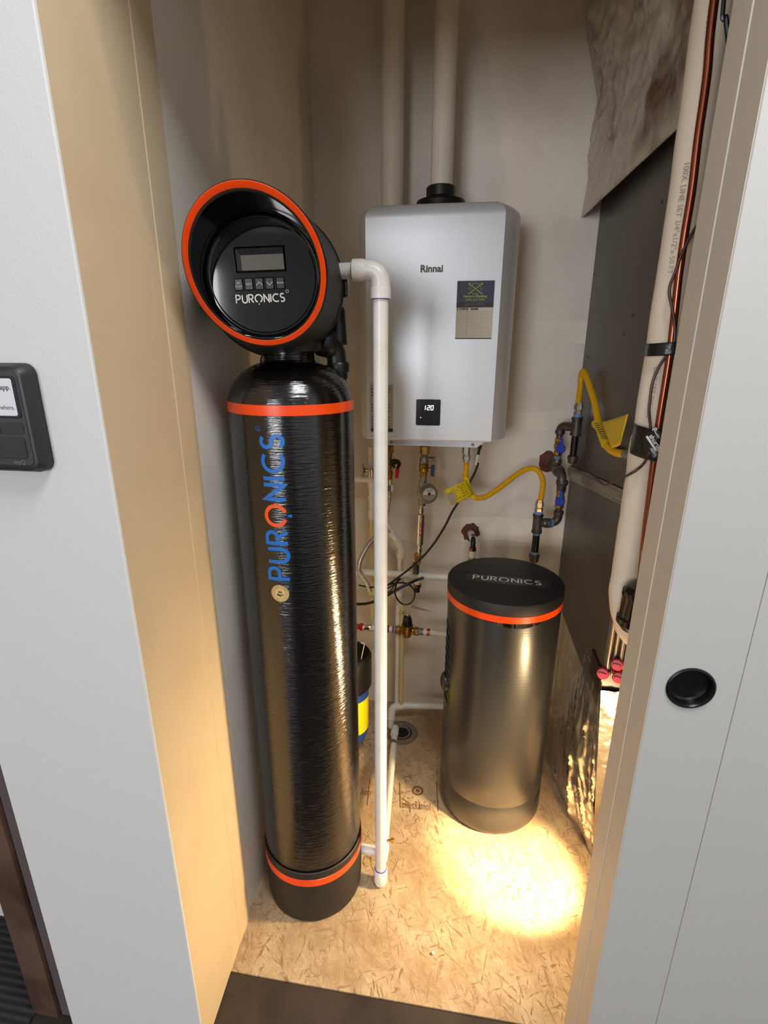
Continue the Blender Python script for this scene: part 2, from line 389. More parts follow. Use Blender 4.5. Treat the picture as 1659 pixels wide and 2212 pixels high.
# ------------------------------------------------------------------ setting
YB = 1.847; XL = -0.5; JY = 0.81; FY = 0.645; XJ = 0.291; TH = 0.795; HD = 2.08
fl = struct('floor', box(B(), (-0.9, TH, -0.018), (0.95, YB + .1, 0)), M['osb'], smooth=False)
bm = B()
for y0, y1, x0, x1 in ((0.30, TH - .0015, XL, .42),):
    box(bm, (-4.2, -5.3, -0.02), (2.2, y1, -0.003), .001, 1)
fh = struct('floor_hall', bm, M['vinyl'], smooth=False)
# closet walls
bm = box(B(), (-0.62, YB, 0), (1.0, YB + .08, 2.75))
wb = struct('wall_back', bm, M['closet'], smooth=False)
def wp(name, pts, mt, parent, label=None):
    bm = B(); n = len(pts); f = bm.faces.new([bm.verts.new(p) for p in pts]); o = obj(name, bm, mt, parent, label=label, smooth=False); return o
# joint compound bands on the back wall, each a slightly proud feathered strip
def band(parent, x0, x1, zf, h, y, t=.0014, n=40, name='joint_band'):
    bm = B()
    def f(u, v):
        x = x0 + (x1 - x0) * u; w = (v - .5) * 2
        return V(x, y - t * (1 - w * w) , zf(x) + w * h * (1 + .25 * noise.noise(V(x * 9, w, 3))))
    patch(bm, f, n, 6); return obj(name, bm, M['tape'], parent)
band(wb, .10, .39, lambda x: 1.495 + .01 * x, .035, YB - .0005)
band(wb, -.5, -.33, lambda x: 1.47, .03, YB - .0005)
band(wb, .13, .40, lambda x: 1.215 + .008 * math.sin(x * 20), .030, YB - .0005)
band(wb, -.25, .42, lambda x: .80 + .01 * math.sin(x * 9), .045, YB - .0005)
wl = struct('wall_left', box(B(), (XL - .08, .925, 0), (XL - .006, YB + .08, 2.75)), M['closet'], smooth=False)
struct('wall_right', box(B(), (0.95, JY, 0), (1.03, YB + .08, 2.75)), M['closet'], smooth=False)
struct('ceiling', box(B(), (-0.6, .72, 2.75), (1.05, YB + .1, 2.80)), M['closet'], smooth=False)
# left front wall: white face towards the hall, drywall return as the jamb
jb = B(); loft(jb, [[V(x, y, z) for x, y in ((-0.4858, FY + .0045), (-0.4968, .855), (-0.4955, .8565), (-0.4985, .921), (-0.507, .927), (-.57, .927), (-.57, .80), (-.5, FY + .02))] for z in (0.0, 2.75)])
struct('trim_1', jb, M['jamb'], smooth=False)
jw = B(); loft(jw, [[V(x, y, z) for x, y in ((-0.803, FY), (-0.4885, FY), (-0.4865, FY + .0012), (-0.4860, FY + .004), (-.4990, .79), (-.803, .79))] for z in (-.004, 2.75)])
struct('wall_front_left', jw, M['white_wall'], smooth=False)
# header above the opening
struct('wall_front_top', box(B(), (-0.49, FY + .01, HD), (XJ + .02, .79, 2.75)), M['white_wall'], smooth=False)
# right jamb: two boards with a seam, front wall and sliding door
bm = box(B(), (XJ, .752, 0), (XJ + .09, JY, HD + .3), .0015, 1); struct('trim_2', bm, M['casing'])
bm = box(B(), (XJ + .0005, FY + .0465, 0.008), (XJ + .005, .749, HD + .3), .001, 1); struct('trim_3', bm, M['casing'], smooth=False)
struct('wall_front_right', box(B(), (XJ + .051, .742, 0), (2.2, JY, 2.75)), M['closet'], smooth=False)
# door leaf of two panels with a fine seam and a round flush pull
DY = FY + .045
door = B(); box(door, (XJ + .0015, DY, .008), (.4075, DY + .03, HD + .3), .0008, 1)
d1 = struct('door_1', door, M['door'], smooth=False)
box_ = B(); box(box_, (.4085, DY + .0004, .008), (1.6, DY + .03, HD + .3), .0012, 2)
o = obj('door_panel', box_, M['door'], d1, smooth=False)
def pull():
    bm = B(); c = V(.344, DY, .983)
    prof = [(.0335, .0005), (.0335, -.0018), (.0315, -.0032), (.0295, -.003), (.0275, .0), (.0265, .008), (.024, .0105), (.012, .011), (.0005, .011)]
    loft(bm, [[c + V(r * math.cos(a), y, r * math.sin(a)) for a in [2 * PI * k / 56 for k in range(56)]] for r, y in prof], cap=False)
    return bm
# cut the pull's recess in the leaf
cut = B(); fit(cut, (.344, DY - .01, .983), (.344, DY + .0125, .983), [(0, .03), (1, .03)], 48)
co = obj('cut', cut, None); md = d1.modifiers.new('recess', 'BOOLEAN'); md.object = co; md.operation = 'DIFFERENCE'; md.solver = 'EXACT'
bpy.context.view_layer.update()
dg = bpy.context.evaluated_depsgraph_get(); me = bpy.data.meshes.new_from_object(d1.evaluated_get(dg)); d1.modifiers.clear(); d1.data = me
bpy.data.objects.remove(co)
obj('flush_pull', pull(), mat('pull_black', (10, 10, 10), .3), d1, label='round black recessed finger pull')
# hall: ceiling, far wall behind the camera, side walls; other room seen at lower left
struct('ceiling_hall', box(B(), (-4.2, -5.3, 2.76), (2.2, FY + .1, 2.82)), M['white_wall'], smooth=False)
struct('wall_hall_rear', box(B(), (-4.2, -5.35, 0), (2.2, -5.3, 2.76)), M['white_wall'], smooth=False)
struct('wall_hall_right', box(B(), (1.6, -5.3, 0), (1.66, .75, 2.76)), M['white_wall'], smooth=False)
struct('wall_hall_left', box(B(), (-4.26, -5.3, 0), (-4.2, .90, 2.76)), M['white_wall'], smooth=False)
# wooden post of the doorway at the left, and the far room behind it
pt = struct('trim_4', box(B(), (-0.905, FY + .004, -.004), (-0.842, .70, 2.5), .003, 2), M['wood'])
obj('reveal_strip', box(B(), (-0.840, FY + .012, -.004), (-0.806, .70, 2.5), .002, 1), M['wood_dark'], pt, label='greyish inner strip of the brown post')
struct('wall_far_room', box(B(), (-4.2, .823, 0), (-0.62, .90, 2.75)), M['white_wall'], smooth=False)
bm = B()
def rib(u, v):
    x, y = -2.6 + 1.7 * u, -2.7 + 3.525 * v; return V(x, y, -.006 + .003 * math.sin(y * 2 * PI / .0135 + x * 1.1))
def rib2(u, v):
    x, y = -1.9 + 1.0 * u, .0 + .823 * v; return V(x, y, .001 + .0022 * math.sin((y + x * .1) * 2 * PI / .0155))
patch(bm, rib2, 6, 480)
cp = struct('floor_carpet', bm, M['carpet'])

# floor stamp and stray bits
sm = mat('stamp_ink', (122, 84, 52), .7)
def flo(px, py, z=.0008):
    d = right * (px - 829.5) + down * (py - 1106) + fwd * FPX; return CAM + d * ((z - CAM.z) / d.z)
def fpf(px, py, qx, qy):            # print frame on the board from two points of its baseline
    a, b_ = flo(px, py), flo(qx, qy); u = (b_ - a).normalized(); return planefn(a, u, V(-u.y, u.x, 0)), (b_ - a).length
f_, ln = fpf(867, 1745, 942, 1752)
obj('stamp', text('oleetRamol', .046, f_, sx=ln / .255), sm, fl, smooth=False)
f_, ln = fpf(779, 1716, 797, 1718); obj('stamp', text('boo', .04, f_, sx=.55), sm, fl, smooth=False)
for p0, p1 in (((863, 1690), (865, 1745)), ((943, 1688), (946, 1752)), ((799, 1682), (793, 1740))):
    bm = B(); a_, b_ = flo(*p0), flo(*p1); ribbon(bm, [(a_.x, a_.y), (b_.x, b_.y)], .0035, planefn((0, 0, .0008), (1, 0, 0), (0, 1, 0))); obj('stamp_line', bm, sm, fl, smooth=False)
bm = B(); c_ = flo(902, 1708); cf = planefn(c_, (1, 0, 0), (0, 1, 0)); disc(bm, cf, 0, 0, .020, r0=.013); disc(bm, cf, 0, 0, .007)
obj('stamp_mark', bm, sm, fl, smooth=False)
def bit(x, y, r, l): 
    bm = B(); cyl(bm, (x, y, r), (x + l, y + l * .3, r), r, 8, r * .3); return bm
tag(obj('plastic_bead', bit(-.012, .905, .0035, .006), M['paper'], base=(-.012, .905, 0)), 'tiny pale bead lying on the strand board floor in front of the tanks', 'debris')

# ------------------------------------------------------------------ water softener
TC = V(-.354, 1.058, 0); TR = .129
ws = thing('water_softener', 'tall slim glossy black water softener tank with orange bands and a round control head', 'water softener', TC)
def tz(px, py): return at(px, py, TC.y - TR).z
prof = [(.112, .04), (.123, .06), (.1255, .16), (.129, .19)]
prof += [(.129, .19 + 1.13 * k / 12) for k in range(1, 12)]
prof += [(.129, 1.335)] + [(.129 * math.cos(a) ** .8 + .0, 1.335 + .092 * math.sin(a)) for a in [math.radians(8 + 62 * k / 12) for k in range(13)]]
zt = prof[-1][1]; prof += [(.052, zt + .004), (.050, zt + .022)]
obj('tank_body', lathe(B(), TC, prof, 96), M['wound'], ws, label='wound glossy black shell')
def boot():
    bm = B(); rings = []
    for r, z in [(.124, 0.0), (.1285, .006), (.1305, .03), (.1325, .165), (.1325, .176), (.1300, .1785), (.1275, .176), (.1275, .10)]:
        rings.append([V(TC.x + r * math.cos(a), TC.y + r * math.sin(a), z) for a in [2 * PI * k / 96 for k in range(96)]])
    loft(bm, rings, cap=False); bm.faces.new([bm.verts.new(p) for p in rings[0]]); return bm
bt = obj('base_boot', boot(), M['boot'], ws, label='matte dark rubber base')
def ringband(c, r, z0, z1, t=.0012, seg=96):
    bm = B(); rings = [[V(c[0] + rr * math.cos(a), c[1] + rr * math.sin(a), z) for a in [2 * PI * k / seg for k in range(seg)]] for rr, z in ((r, z0), (r + t, z0 + .0006), (r + t, z1 - .0006), (r, z1), (r, z0))]
    loft(bm, rings, cap=False); return bm
obj('orange_band', ringband(TC, .1322, .135, .157), M['orange'], ws)
obj('orange_band', ringband(TC, .1288, 1.327, 1.347), M['orange'], ws)
# vertical lettering wrapped on the tank, reading upwards
def cylfn(c, r, th0, z0, tilt=0):
    def f(a, b):                          # a runs up, b runs to the left
        th = th0 + tilt * a - b / r; return V(c[0] + r * math.cos(th), c[1] + r * math.sin(th), z0 + a)
    return f
th0 = math.radians(-81.2)
hL = .0430; tr = .30
ff = cylfn(TC, TR + .0009, th0, .995, .04)
wl_ = wordlen('PURONICS', 1, .0) 
ltrack = (.297 / hL - sum(GL[c][0] for c in 'PURONICS')) / 7
tb = [o for o in COL.objects if o.name.startswith('tank_body')][0]
letters('PURONICS', hL, ltrack, .18, ff, {'*': M['blue_print'], 'O': M['orange_print']}, tb)
xo = sum(GL[c][0] + ltrack for c in 'PUR') * hL + .47 * hL
bm = B(); drop(bm, xo, -.16 * hL, .14 * hL, ff); obj('print_drop', bm, M['blue_print'], tb, smooth=False)
rg = ff; bm = B()
disc(bm, rg, .308, hL * 1.12, .0052, 24, .0045)
obj('registered_mark', bm, M['blue_print'], tb, smooth=False)
bm = text('R', .0075, lambda a, b: rg(.3055 + a, hL * 1.12 - .0026 + b)); obj('registered_mark', bm, M['blue_print'], tb, smooth=False)
sf = cylfn(TC, TR + .0009, math.radians(-91.2), .962)
sl = obj('seal_sticker', disc(B(), sf, 0, 0, .0195, 40), M['gold'], tb, smooth=False, label='round pale gold seal')
bm = B(); s2 = cylfn(TC, TR + .0012, math.radians(-91.2), .962)
disc(bm, s2, 0, 0, .0182, 40, .0176); disc(bm, s2, 0, 0, .0125, 32, .0121)
for k in range(26):
    a = 2 * PI * k / 26
    if abs(math.sin(a)) < .15: continue
    x, y = .015 * math.cos(a), .015 * math.sin(a); disc(bm, s2, x, y, .0009, 4)
for k, s in enumerate((-.0028, .0, .0028)):
    quad(bm, lambda a, b, s=s: s2(a + b * .5 + .003, b + s), -.0022, -.0008, .0022, .0008)
for k in range(5): quad(bm, s2, -.0045 , -.0075 + k * .0031, -.0022, -.0055 + k * .0031)
obj('seal_print', bm, M['ink'], sl and tb, smooth=False)
# neck collar and control head
obj('neck_collar', lathe(B(), TC, [(.05, zt + .02), (.066, zt + .021), (.069, zt + .028), (.069, zt + .04), (.06, zt + .044), (.05, zt + .06)], 48), M['black_plastic'], ws)
HC = V(-.339, .87, 1.565); yw = .19
hn = V(math.sin(yw), -math.cos(yw), 0); ha = V(math.cos(yw), math.sin(yw), 0); hz = V(0, 0, 1)
KT = .5727; RR = .111
def hp(r, a, off, k=0.0): return HC + ha * (r * math.cos(a)) + hz * (r * math.sin(a)) + hn * (off + k * r * math.sin(a))
N = 96; AN = [2 * PI * k / N for k in range(N)]
bm = B()
rings = []
rings.append([hp(.02, a, -.205) for a in AN]); rings.append([hp(.128, a, -.205) for a in AN]); rings.append([hp(.1355, a, -.200) for a in AN]); rings.append([hp(.1355, a, -.178) for a in AN]); rings.append([hp(.1325, a, -.174) for a in AN])
for t in (.2, .45, .7, .9, .985): # flaring hood up to the slanted rim
    rings.append([hp(.1325 + (.1145 - .1325) * t, a, -.174 * (1 - t) + .0 * t, KT * t) for a in AN])
rings.append([hp(.1125, a, .001, KT) for a in AN])
rings.append([hp(.1020, a, .001, KT) for a in AN]); rings.append([hp(.1005, a, -.002, KT) for a in AN])
loft(bm, rings, cap=False); bm.faces.new([bm.verts.new(p) for p in rings[0]])
hd = obj('control_head', bm, M['matte_black'], ws, label='round black hooded control housing', ang=30)
def slantring(r0, r1, o0, o1):
    bm = B(); loft(bm, [[hp(r, a, o, KT) for a in AN] for r, o in ((r1, o0), (r1, o1), (r1 - .0008, o1 + .0006), (r0 + .0008, o1 + .0006), (r0, o1), (r0, o0))], cap=False); return bm
obj('trim_ring', slantring(.1035, .1122, .0005, .0022), M['orange'], hd, label='orange rim ring')
# inner well going back to the flat face
bm = B(); rings = []
for t in (0, .1, .3, .6, .85, 1):
    rings.append([hp(.1022 + (.0985 - .1022) * t, a, -.058 * t + .0008, KT * (1 - t)) for a in AN])
rings.append([hp(.0965, a, -.0605) for a in AN]); loft(bm, rings, cap=False)
obj('inner_well', bm, M['gloss_black'], hd)
bm = B(); loft(bm, [[hp(r, a, o) for a in AN] for r, o in ((.0968, -.066), (.0968, -.0605), (.094, -.0585), (.0915, -.0585), (.0895, -.0600), (.084, -.0600), (.001, -.0600))], cap=False)
fp = obj('face_panel', bm, M['gloss_black'], hd, label='glossy black dial face')
rl = -.045 * -1
fu = ha * math.cos(rl) + hz * math.sin(rl); fv = hz * math.cos(rl) - ha * math.sin(rl)
def facefn(off): return planefn(HC + hn * off, fu, fv)
F0 = facefn(-.0592)
# display bezel frame with sloping sides, sunk lcd
bm = B(); x0, x1, y0, y1 = -.0445, .0415, .0075, .0480
for (ax0, ay0, ax1, ay1, o0), (bx0, by0, bx1, by1, o1) in (((x0, y0, x1, y1, -.0592), (x0 + .003, y0 + .003, x1 - .003, y1 - .003, -.0572)), ((x0 + .003, y0 + .003, x1 - .003, y1 - .003, -.0572), (x0 + .011, y0 + .0035, x1 - .003, y1 - .0135, -.0590))):
    fa, fb = facefn(o0), facefn(o1)
    A = [bm.verts.new(fa(*p)) for p in ((ax0, ay0), (ax1, ay0), (ax1, ay1), (ax0, ay1))]
    Bv = [bm.verts.new(fb(*p)) for p in ((bx0, by0), (bx1, by0), (bx1, by1), (bx0, by1))]
    for k in range(4): bm.faces.new((A[k], A[(k + 1) % 4], Bv[(k + 1) % 4], Bv[k]))
obj('display_bezel', bm, M['gloss_black'], hd, smooth=False)
obj('display', quad(B(), facefn(-.0588), x0 + .0105, y0 + .0033, x1 - .0028, y1 - .013), M['lcd'], hd, smooth=False, label='grey green lcd window')
def pbox(bm, fn_lo, fn_hi, x0, y0, x1, y1, b=.0015):
    A = [bm.verts.new(fn_lo(*p)) for p in ((x0, y0), (x1, y0), (x1, y1), (x0, y1))]
    C = [bm.verts.new(fn_hi(*p)) for p in ((x0 + b, y0 + b), (x1 - b, y0 + b), (x1 - b, y1 - b), (x0 + b, y1 - b))]
    for k in range(4): bm.faces.new((A[k], A[(k + 1) % 4], C[(k + 1) % 4], C[k]))
    bm.faces.new(C); return bm
lab = ['SET', 'NEXT', '', '', 'REGEN']
F2 = facefn(-.0572)
for k, cxx in enumerate((-.0425, -.0250, -.0072, .0105, .0290)):
    obj('button', pbox(B(), F0, facefn(-.0575), cxx - .0075, -.0205, cxx + .0075, -.0008), mat('button_black', (17, 17, 19), .3) if k == 0 else bpy.data.materials['button_black'], hd, smooth=False)
    if k == 0:
        bm = text('SET', .0042, lambda a, b: F2(cxx + a, -.0095 + b), 'CENTER'); obj('button_print', bm, M['white_print'], hd, smooth=False)
        bm = text('CLOCK', .0038, lambda a, b: F2(cxx + a, -.0148 + b), 'CENTER'); obj('button_print', bm, M['white_print'], hd, smooth=False)
    elif lab[k]:
        bm = text(lab[k], .0040, lambda a, b: F2(cxx + a, -.0118 + b), 'CENTER'); obj('button_print', bm, M['white_print'], hd, smooth=False)
    else:
        s = 1 if k == 2 else -1
        bm = B(); ribbon(bm, [(cxx - .0055, -.0106 - s * .0026), (cxx, -.0106 + s * .0026), (cxx + .0055, -.0106 - s * .0026)], .0009, F2); obj('button_print', bm, M['white_print'], hd, smooth=False)
hw = .0128; tw = (.0835 / hw - sum(GL[c][0] for c in 'PURONICS')) / 7
wf = lambda a, b: F2(-.0495 + a, -.0405 + b)
letters('PURONICS', hw, tw, .17, wf, {'*': M['white_print']}, hd); xo = (sum(GL[c][0] + tw for c in 'PUR') + .47) * hw
bm = B(); drop(bm, xo, -.2 * hw, .14 * hw, wf); obj('print_drop', bm, M['white_print'], hd, smooth=False)
obj('registered_mark', disc(B(), F2, .0395, -.0245, .0026, 20, .0020), M['white_print'], hd, smooth=False)
# latch on the right side of the housing
lp = hp(.139, math.radians(0), -.190)
bm = B(); box(bm, (lp.x - .008, lp.y - .008, lp.z - .021), (lp.x + .004, lp.y + .010, lp.z + .019), .003, 2)
obj('latch', bm, M['gloss_black'], hd)
# bypass valve behind the head
bv = B(); A1 = V(-.315, 1.10, 1.452)
elbow(bv, (-.330, 1.07, 1.47), (-.272, 1.12, 1.452), (-.268, 1.125, 1.385), .021, .022)
fit(bv, (-.30, 1.09, 1.462), (-.278, 1.11, 1.455), [(0, .026), (.15, .029), (.85, .029), (1, .026)], 24)
fit(bv, (-.268, 1.13, 1.53), (-.268, 1.13, 1.455), [(0, .013), (.1, .016), (.6, .018), (1, .02)], 20)
fit(bv, (-.268, 1.125, 1.42), (-.268, 1.125, 1.395), [(0, .022), (.2, .025), (.8, .024), (1, .018)], 20)
byp = obj('bypass_valve', bv, M['black_plastic'], ws, label='black elbow bypass valve')
obj('valve_knob', fit(B(), (-.268, 1.13, 1.555), (-.268, 1.13, 1.528), [(0, .006), (.15, .0095), (.9, .0095), (1, .007)], 8), M['red'], byp, label='red knob')
obj('brass_nut', fit(B(), (-.268, 1.125, 1.388), (-.268, 1.125, 1.358), [(0, .013), (.06, .018), (.5, .0165), (.55, .0175), (.9, .0175), (1, .012)], 6), M['brass'], byp)
obj('red_collar', cyl(B(), (-.268, 1.125, 1.358), (-.268, 1.125, 1.345), .0145, 20, .002), M['red'], byp)
obj('riser_pipe', cyl(B(), (-.268, 1.125, 1.345), (-.268, 1.125, .03), .011, 16), M['pvc'], byp)
bm = B(); tube(bm, smoothpath([(-.385, 1.03, 1.47), (-.40, 1.02, 1.42), (-.378, 1.02, 1.408), (-.372, 1.02, 1.45)]), .0022, 8)
tube(bm, smoothpath([(-.41, 1.02, 1.392), (-.413, 1.01, 1.408), (-.40, 1.00, 1.416), (-.38, 1.01, 1.41)]), .0022, 8)
obj('head_cable', bm, M['cable'], ws)

# ------------------------------------------------------------------ white pvc drop pipe in front
PX, PY, PR = -.1655, 1.06, .0152
pz = thing('drain_pipe', 'white pvc pipe dropping from the control head to the floor in front of the heater', 'pipe', (PX, PY, 0))
zE = 1.590
obj('pipe', cyl(B(), (PX, PY, .05), (PX, PY, zE - .03), PR, 28), M['pvc'], pz, label='long straight vertical length')
obj('pipe', cyl(B(), (-.30, PY + .02, zE), (PX - .038, PY, zE), PR * .98, 24), M['pvc'], pz, label='short horizontal length leaving the head')
eb = B(); elbow(eb, (PX - .052, PY, zE), (PX, PY, zE), (PX, PY, zE - .050), .0192, .026, 28)
fit(eb, (PX, PY, zE - .030), (PX, PY, zE - .051), [(0, .0192), (.2, .0202), (1, .0202)], 28)
fit(eb, (PX - .030, PY, zE), (PX - .053, PY, zE), [(0, .0192), (.2, .0202), (1, .0202)], 28)
obj('elbow', eb, M['pvc'], pz)
obj('primer_ring', cyl(B(), (PX, PY, zE - .0525), (PX, PY, zE - .0505), .0172, 28), M['primer'], pz, label='thin purple primer line')
obj('primer_ring', cyl(B(), (PX - .0545, PY, zE), (PX - .0525, PY, zE), .0170, 28), M['primer'], pz)
obj('end_cap', fit(B(), (PX, PY, .062), (PX, PY, .002), [(0, .0175), (.05, .0190), (.75, .0190), (.9, .016), (1, .008)], 28), M['pvc'], pz)
obj('primer_ring', cyl(B(), (PX, PY, .062), (PX, PY, .0645), .0168, 28), M['primer'], pz)
tee = B(); cyl(tee, (PX, PY, .095), (PX, PY + .045, .095), .0185, 20, .002)
obj('tee_branch', tee, M['pvc'], pz)
obj('side_stub', cyl(B(), (PX - .062, PY + .02, .10), (PX - .012, PY + .02, .10), .0135, 16), M['pvc'], pz)
obj('floor_run', cyl(B(), (PX + .003, PY + .04, .092), (-.200, 1.640, .030), .0115, 20), M['pvc'], pz, label='thinner length running back along the floor')
obj('coupling', fit(B(), (-.1995, 1.61, .034), (-.2015, 1.66, .030), [(0, .0135), (.1, .0155), (.9, .0155), (1, .013)], 20), M['pvc'], pz)
scb = B(); fit(scb, (PX + .022, PY + .05, .108), (PX + .032, PY + .05, .112), [(0, .004), (.1, .007), (.6, .007), (.7, .004), (1, .0035)], 6); fit(scb, (PX + .012, PY + .05, .108), (PX + .022, PY + .05, .108), [(0, .003), (1, .003)], 10)
obj('drain_cock', scb, M['brass'], pz)
obj('clamp', cyl(B(), (-.197, 1.555, .041), (-.1978, 1.57, .039), .0135, 20), M['steel'], pz)

# ------------------------------------------------------------------ brine tank
BC = V(.148, 1.423, 0)
bt = thing('brine_tank', 'short round dark bronze brine tank with flat black lid and orange band', 'brine tank', BC)
p = [(.150, 0.0), (.1575, .004), (.1630, .014), (.1645, .03), (.1645, .112), (.1637, .1135), (.1645, .115)] + [(.1645, .115 + .62 * k / 8) for k in range(1, 9)] + [(.1640, .745)]
tbm = lathe(B(), BC, p, 128)
bb = obj('tank_shell', tbm, M['brine'], bt, label='satin bronze black shell')
# moulded grip ribs on the left flank
bm = B()
for k in range(9):
    a = math.radians(196); z = .66 - k * .030
    pts = [V(BC.x + (.1643 + .0022 * math.sin(PI * t / 10)) * math.cos(a - .12 + .03 * t), BC.y + (.1643 + .0022 * math.sin(PI * t / 10)) * math.sin(a - .12 + .03 * t), z + .010 - .0035 * t) for t in range(11)]
    tube(bm, pts, .0028, 8)
obj('grip_ribs', bm, M['brine'], bb)
a = math.radians(193); q = V(BC.x + .1675 * math.cos(a), BC.y + .1675 * math.sin(a), .46)
obj('overflow_fitting', fit(B(), q + V(.01, 0, 0), q + V(-.012, -.003, 0), [(0, .03), (.5, .03), (.8, .024), (1, .012)], 24), M['black_plastic'], bt)
lidb = B(); lathe(lidb, BC, [(.1660, .768), (.1677, .770), (.1677, .797), (.1655, .801), (.1615, .8025), (.001, .8025)], 128, cap=False)
lid = obj('lid', lidb, M['matte_black'], bt, label='flat black lid')
obj('orange_band', ringband(BC, .1660, .7475, .768, seg=128), M['orange'], bt)
# black crescent patch laid on the shell under the band
bm = B(); 
def crescent(u, v):
    a = math.radians(-79) + (u - .5) * .80; w = math.sin(PI * u) ** .6
    return V(BC.x + (.1648 + .0025 * (1 - v)) * math.cos(a), BC.y + (.1648 + .0025 * (1 - v)) * math.sin(a), .7475 - .015 * w * v)
patch(bm, crescent, 24, 4); obj('dark_crescent', bm, M['gloss_black'], bt)
lr = -.075; lu = V(math.cos(lr), math.sin(lr), 0); lv = V(-math.sin(lr), math.cos(lr), 0)
LO = V(.1535, 1.412, .8029)
pl = B()
def rr(w, h, r, n=8):
    out = []
    for sx, sy, a0 in ((1, -1, -90), (1, 1, 0), (-1, 1, 90), (-1, -1, 180)):
        for k in range(n + 1):
            a = math.radians(a0 + 90 * k / n); out.append((sx * (w / 2 - r) + r * math.cos(a), sy * (h / 2 - r) + r * math.sin(a)))
    return out
def plate(bm, fn, w, h, r, cx=0, cy=0): bm.faces.new([bm.verts.new(fn(cx + a, cy + b)) for a, b in rr(w, h, r)]); return bm
LF = planefn(LO, lu, lv)
plate(pl, LF, .245, .052, .02)
np_ = obj('name_plate', pl, M['gloss_black'], lid, smooth=False, label='glossy black name plate'); np_.data.materials.clear(); np_.data.materials.append(mat('plate_black', (26, 26, 27), .25))
LF2 = planefn(LO + V(0, 0, .0006), lu, lv)
hb = .027; twb = (.192 / hb - sum(GL[c][0] for c in 'PURONICS')) / 7
wf = lambda a, b: LF2(-.098 + a, -.012 + b)
letters('PURONICS', hb, twb, .15, wf, {'*': M['white_print']}, lid); xo = (sum(GL[c][0] + twb for c in 'PUR') + .47) * hb
bm = B(); drop(bm, xo, -.2 * hb, .13 * hb, wf); obj('print_drop', bm, M['white_print'], lid, smooth=False)

# ------------------------------------------------------------------ tankless heater
HX0, HX1, HZ0, HZ1, HYF = -.3155, .134, 1.181, 1.818, 1.557
ht = thing('water_heater', 'silver grey wall hung tankless water heater with a small lit display', 'water heater', ((HX0 + HX1) / 2, YB - .145, HZ0))
def heater_body():
    bm = B(); rings = []
    def section(z, ins):
        x0, x1, y0 = HX0 + ins, HX1 - ins, HYF + ins * .6
        P = [V(x0, YB - .005, z), V(x0, y0 + .062, z)]
        for k in range(1, 9): t = k / 8; P.append(V(x0 + .030 * t - .003 * math.sin(PI * t), y0 + .062 * (1 - t) - .002 * math.sin(PI * t), z))
        for k in range(1, 16): P.append(V(x0 + .030 + (x1 - x0 - .075) * k / 16, y0 - .002 * math.sin(PI * k / 16), z))
        for k in range(9): t = k / 8; P.append(V(x1 - .045 * (1 - t) + .004 * math.sin(PI * t), y0 + .075 * t - .003 * math.sin(PI * t), z))
        P += [V(x1, YB - .005, z)]
        return P
    for k in range(7):
        a = math.radians(90 * k / 6); rings.append(section(HZ0 + .006 * (1 - math.sin(a)), .006 * (1 - math.cos(a)) + 0.0) if False else section(HZ0 + .004 * math.sin(math.radians(15 * k)) , .004 * (1 - math.sin(math.radians(15 * k)))))
    for k in range(1, 12): rings.append(section(HZ0 + .004 + (HZ1 - HZ0 - .038) * k / 12, 0))
    for k in range(9):
        a = math.radians(90 * k / 8); rings.append(section(HZ1 - .034 + .034 * math.sin(a), .034 * (1 - math.cos(a))))
    loft(bm, rings); return bm
hb_ = obj('casing', heater_body(), M['heater'], ht, label='silver grey painted steel casing', ang=28)
br = B(); zb = HZ0
loft(br, [[V(-.275, y, zb + .001), V(.074, y, zb + .001), V(.050, y, zb - .020), V(-.275, y, zb - .020)] for y in (1.575, 1.579)]); box(br, (-.275, 1.579, zb - .020), (.050, 1.70, zb - .0185))
bk = obj('bottom_bracket', br, mat('bracket_white', (196, 200, 212), .35, metal=.3), ht, smooth=False)
for x in (-.213, .036): obj('screw', fit(B(), (x, 1.576, zb - .012), (x, 1.572, zb - .012), [(0, .0045), (.6, .0045), (1, .0025)], 12), M['steel'], bk)
# vent collar
VX, VY = -.090, 1.715
cb = B(); lathe(cb, (VX, VY), [(.060, HZ1 - .002), (.070, HZ1 + .024), (.072, HZ1 + .030), (.070, HZ1 + .036), (.048, HZ1 + .043), (.0430, HZ1 + .047), (.0430, HZ1 + .071), (.040, HZ1 + .074), (.034, HZ1 + .074)], 48)
obj('vent_collar', cb, M['black_plastic'], ht, label='black rubber vent collar')
yf = HYF - .0035
HF = planefn((0, yf, 0), (1, 0, 0), (0, 0, 1)); HF2 = planefn((0, yf - .0008, 0), (1, 0, 0), (0, 0, 1)); HF3 = planefn((0, yf - .0016, 0), (1, 0, 0), (0, 0, 1))
obj('brand_lettering', text('Rinnai', .0255, lambda a, b: HF(-.1325 + a * 1.0, 1.6475 + b), bold=.0008, sx=1.0), M['grey_print'], ht, smooth=False, label='grey embossed brand word')
ds = B(); pbx = [(-.136, 1.228, -.0635, 1.303)]
loft(ds, [[HF(-.0998 + a, 1.2655 + b) + V(0, .004 - t, 0) for a, b in rr(.072 - i, .0765 - i, .004, 4)] for t, i in ((0, 0), (.0045, 0), (.0055, .0015))])
dp = obj('display_panel', ds, mat('display_glass', (24, 24, 28), .15), ht, label='black glass display square')
HD3 = planefn((0, HYF - .0056, 0), (1, 0, 0), (0, 0, 1))
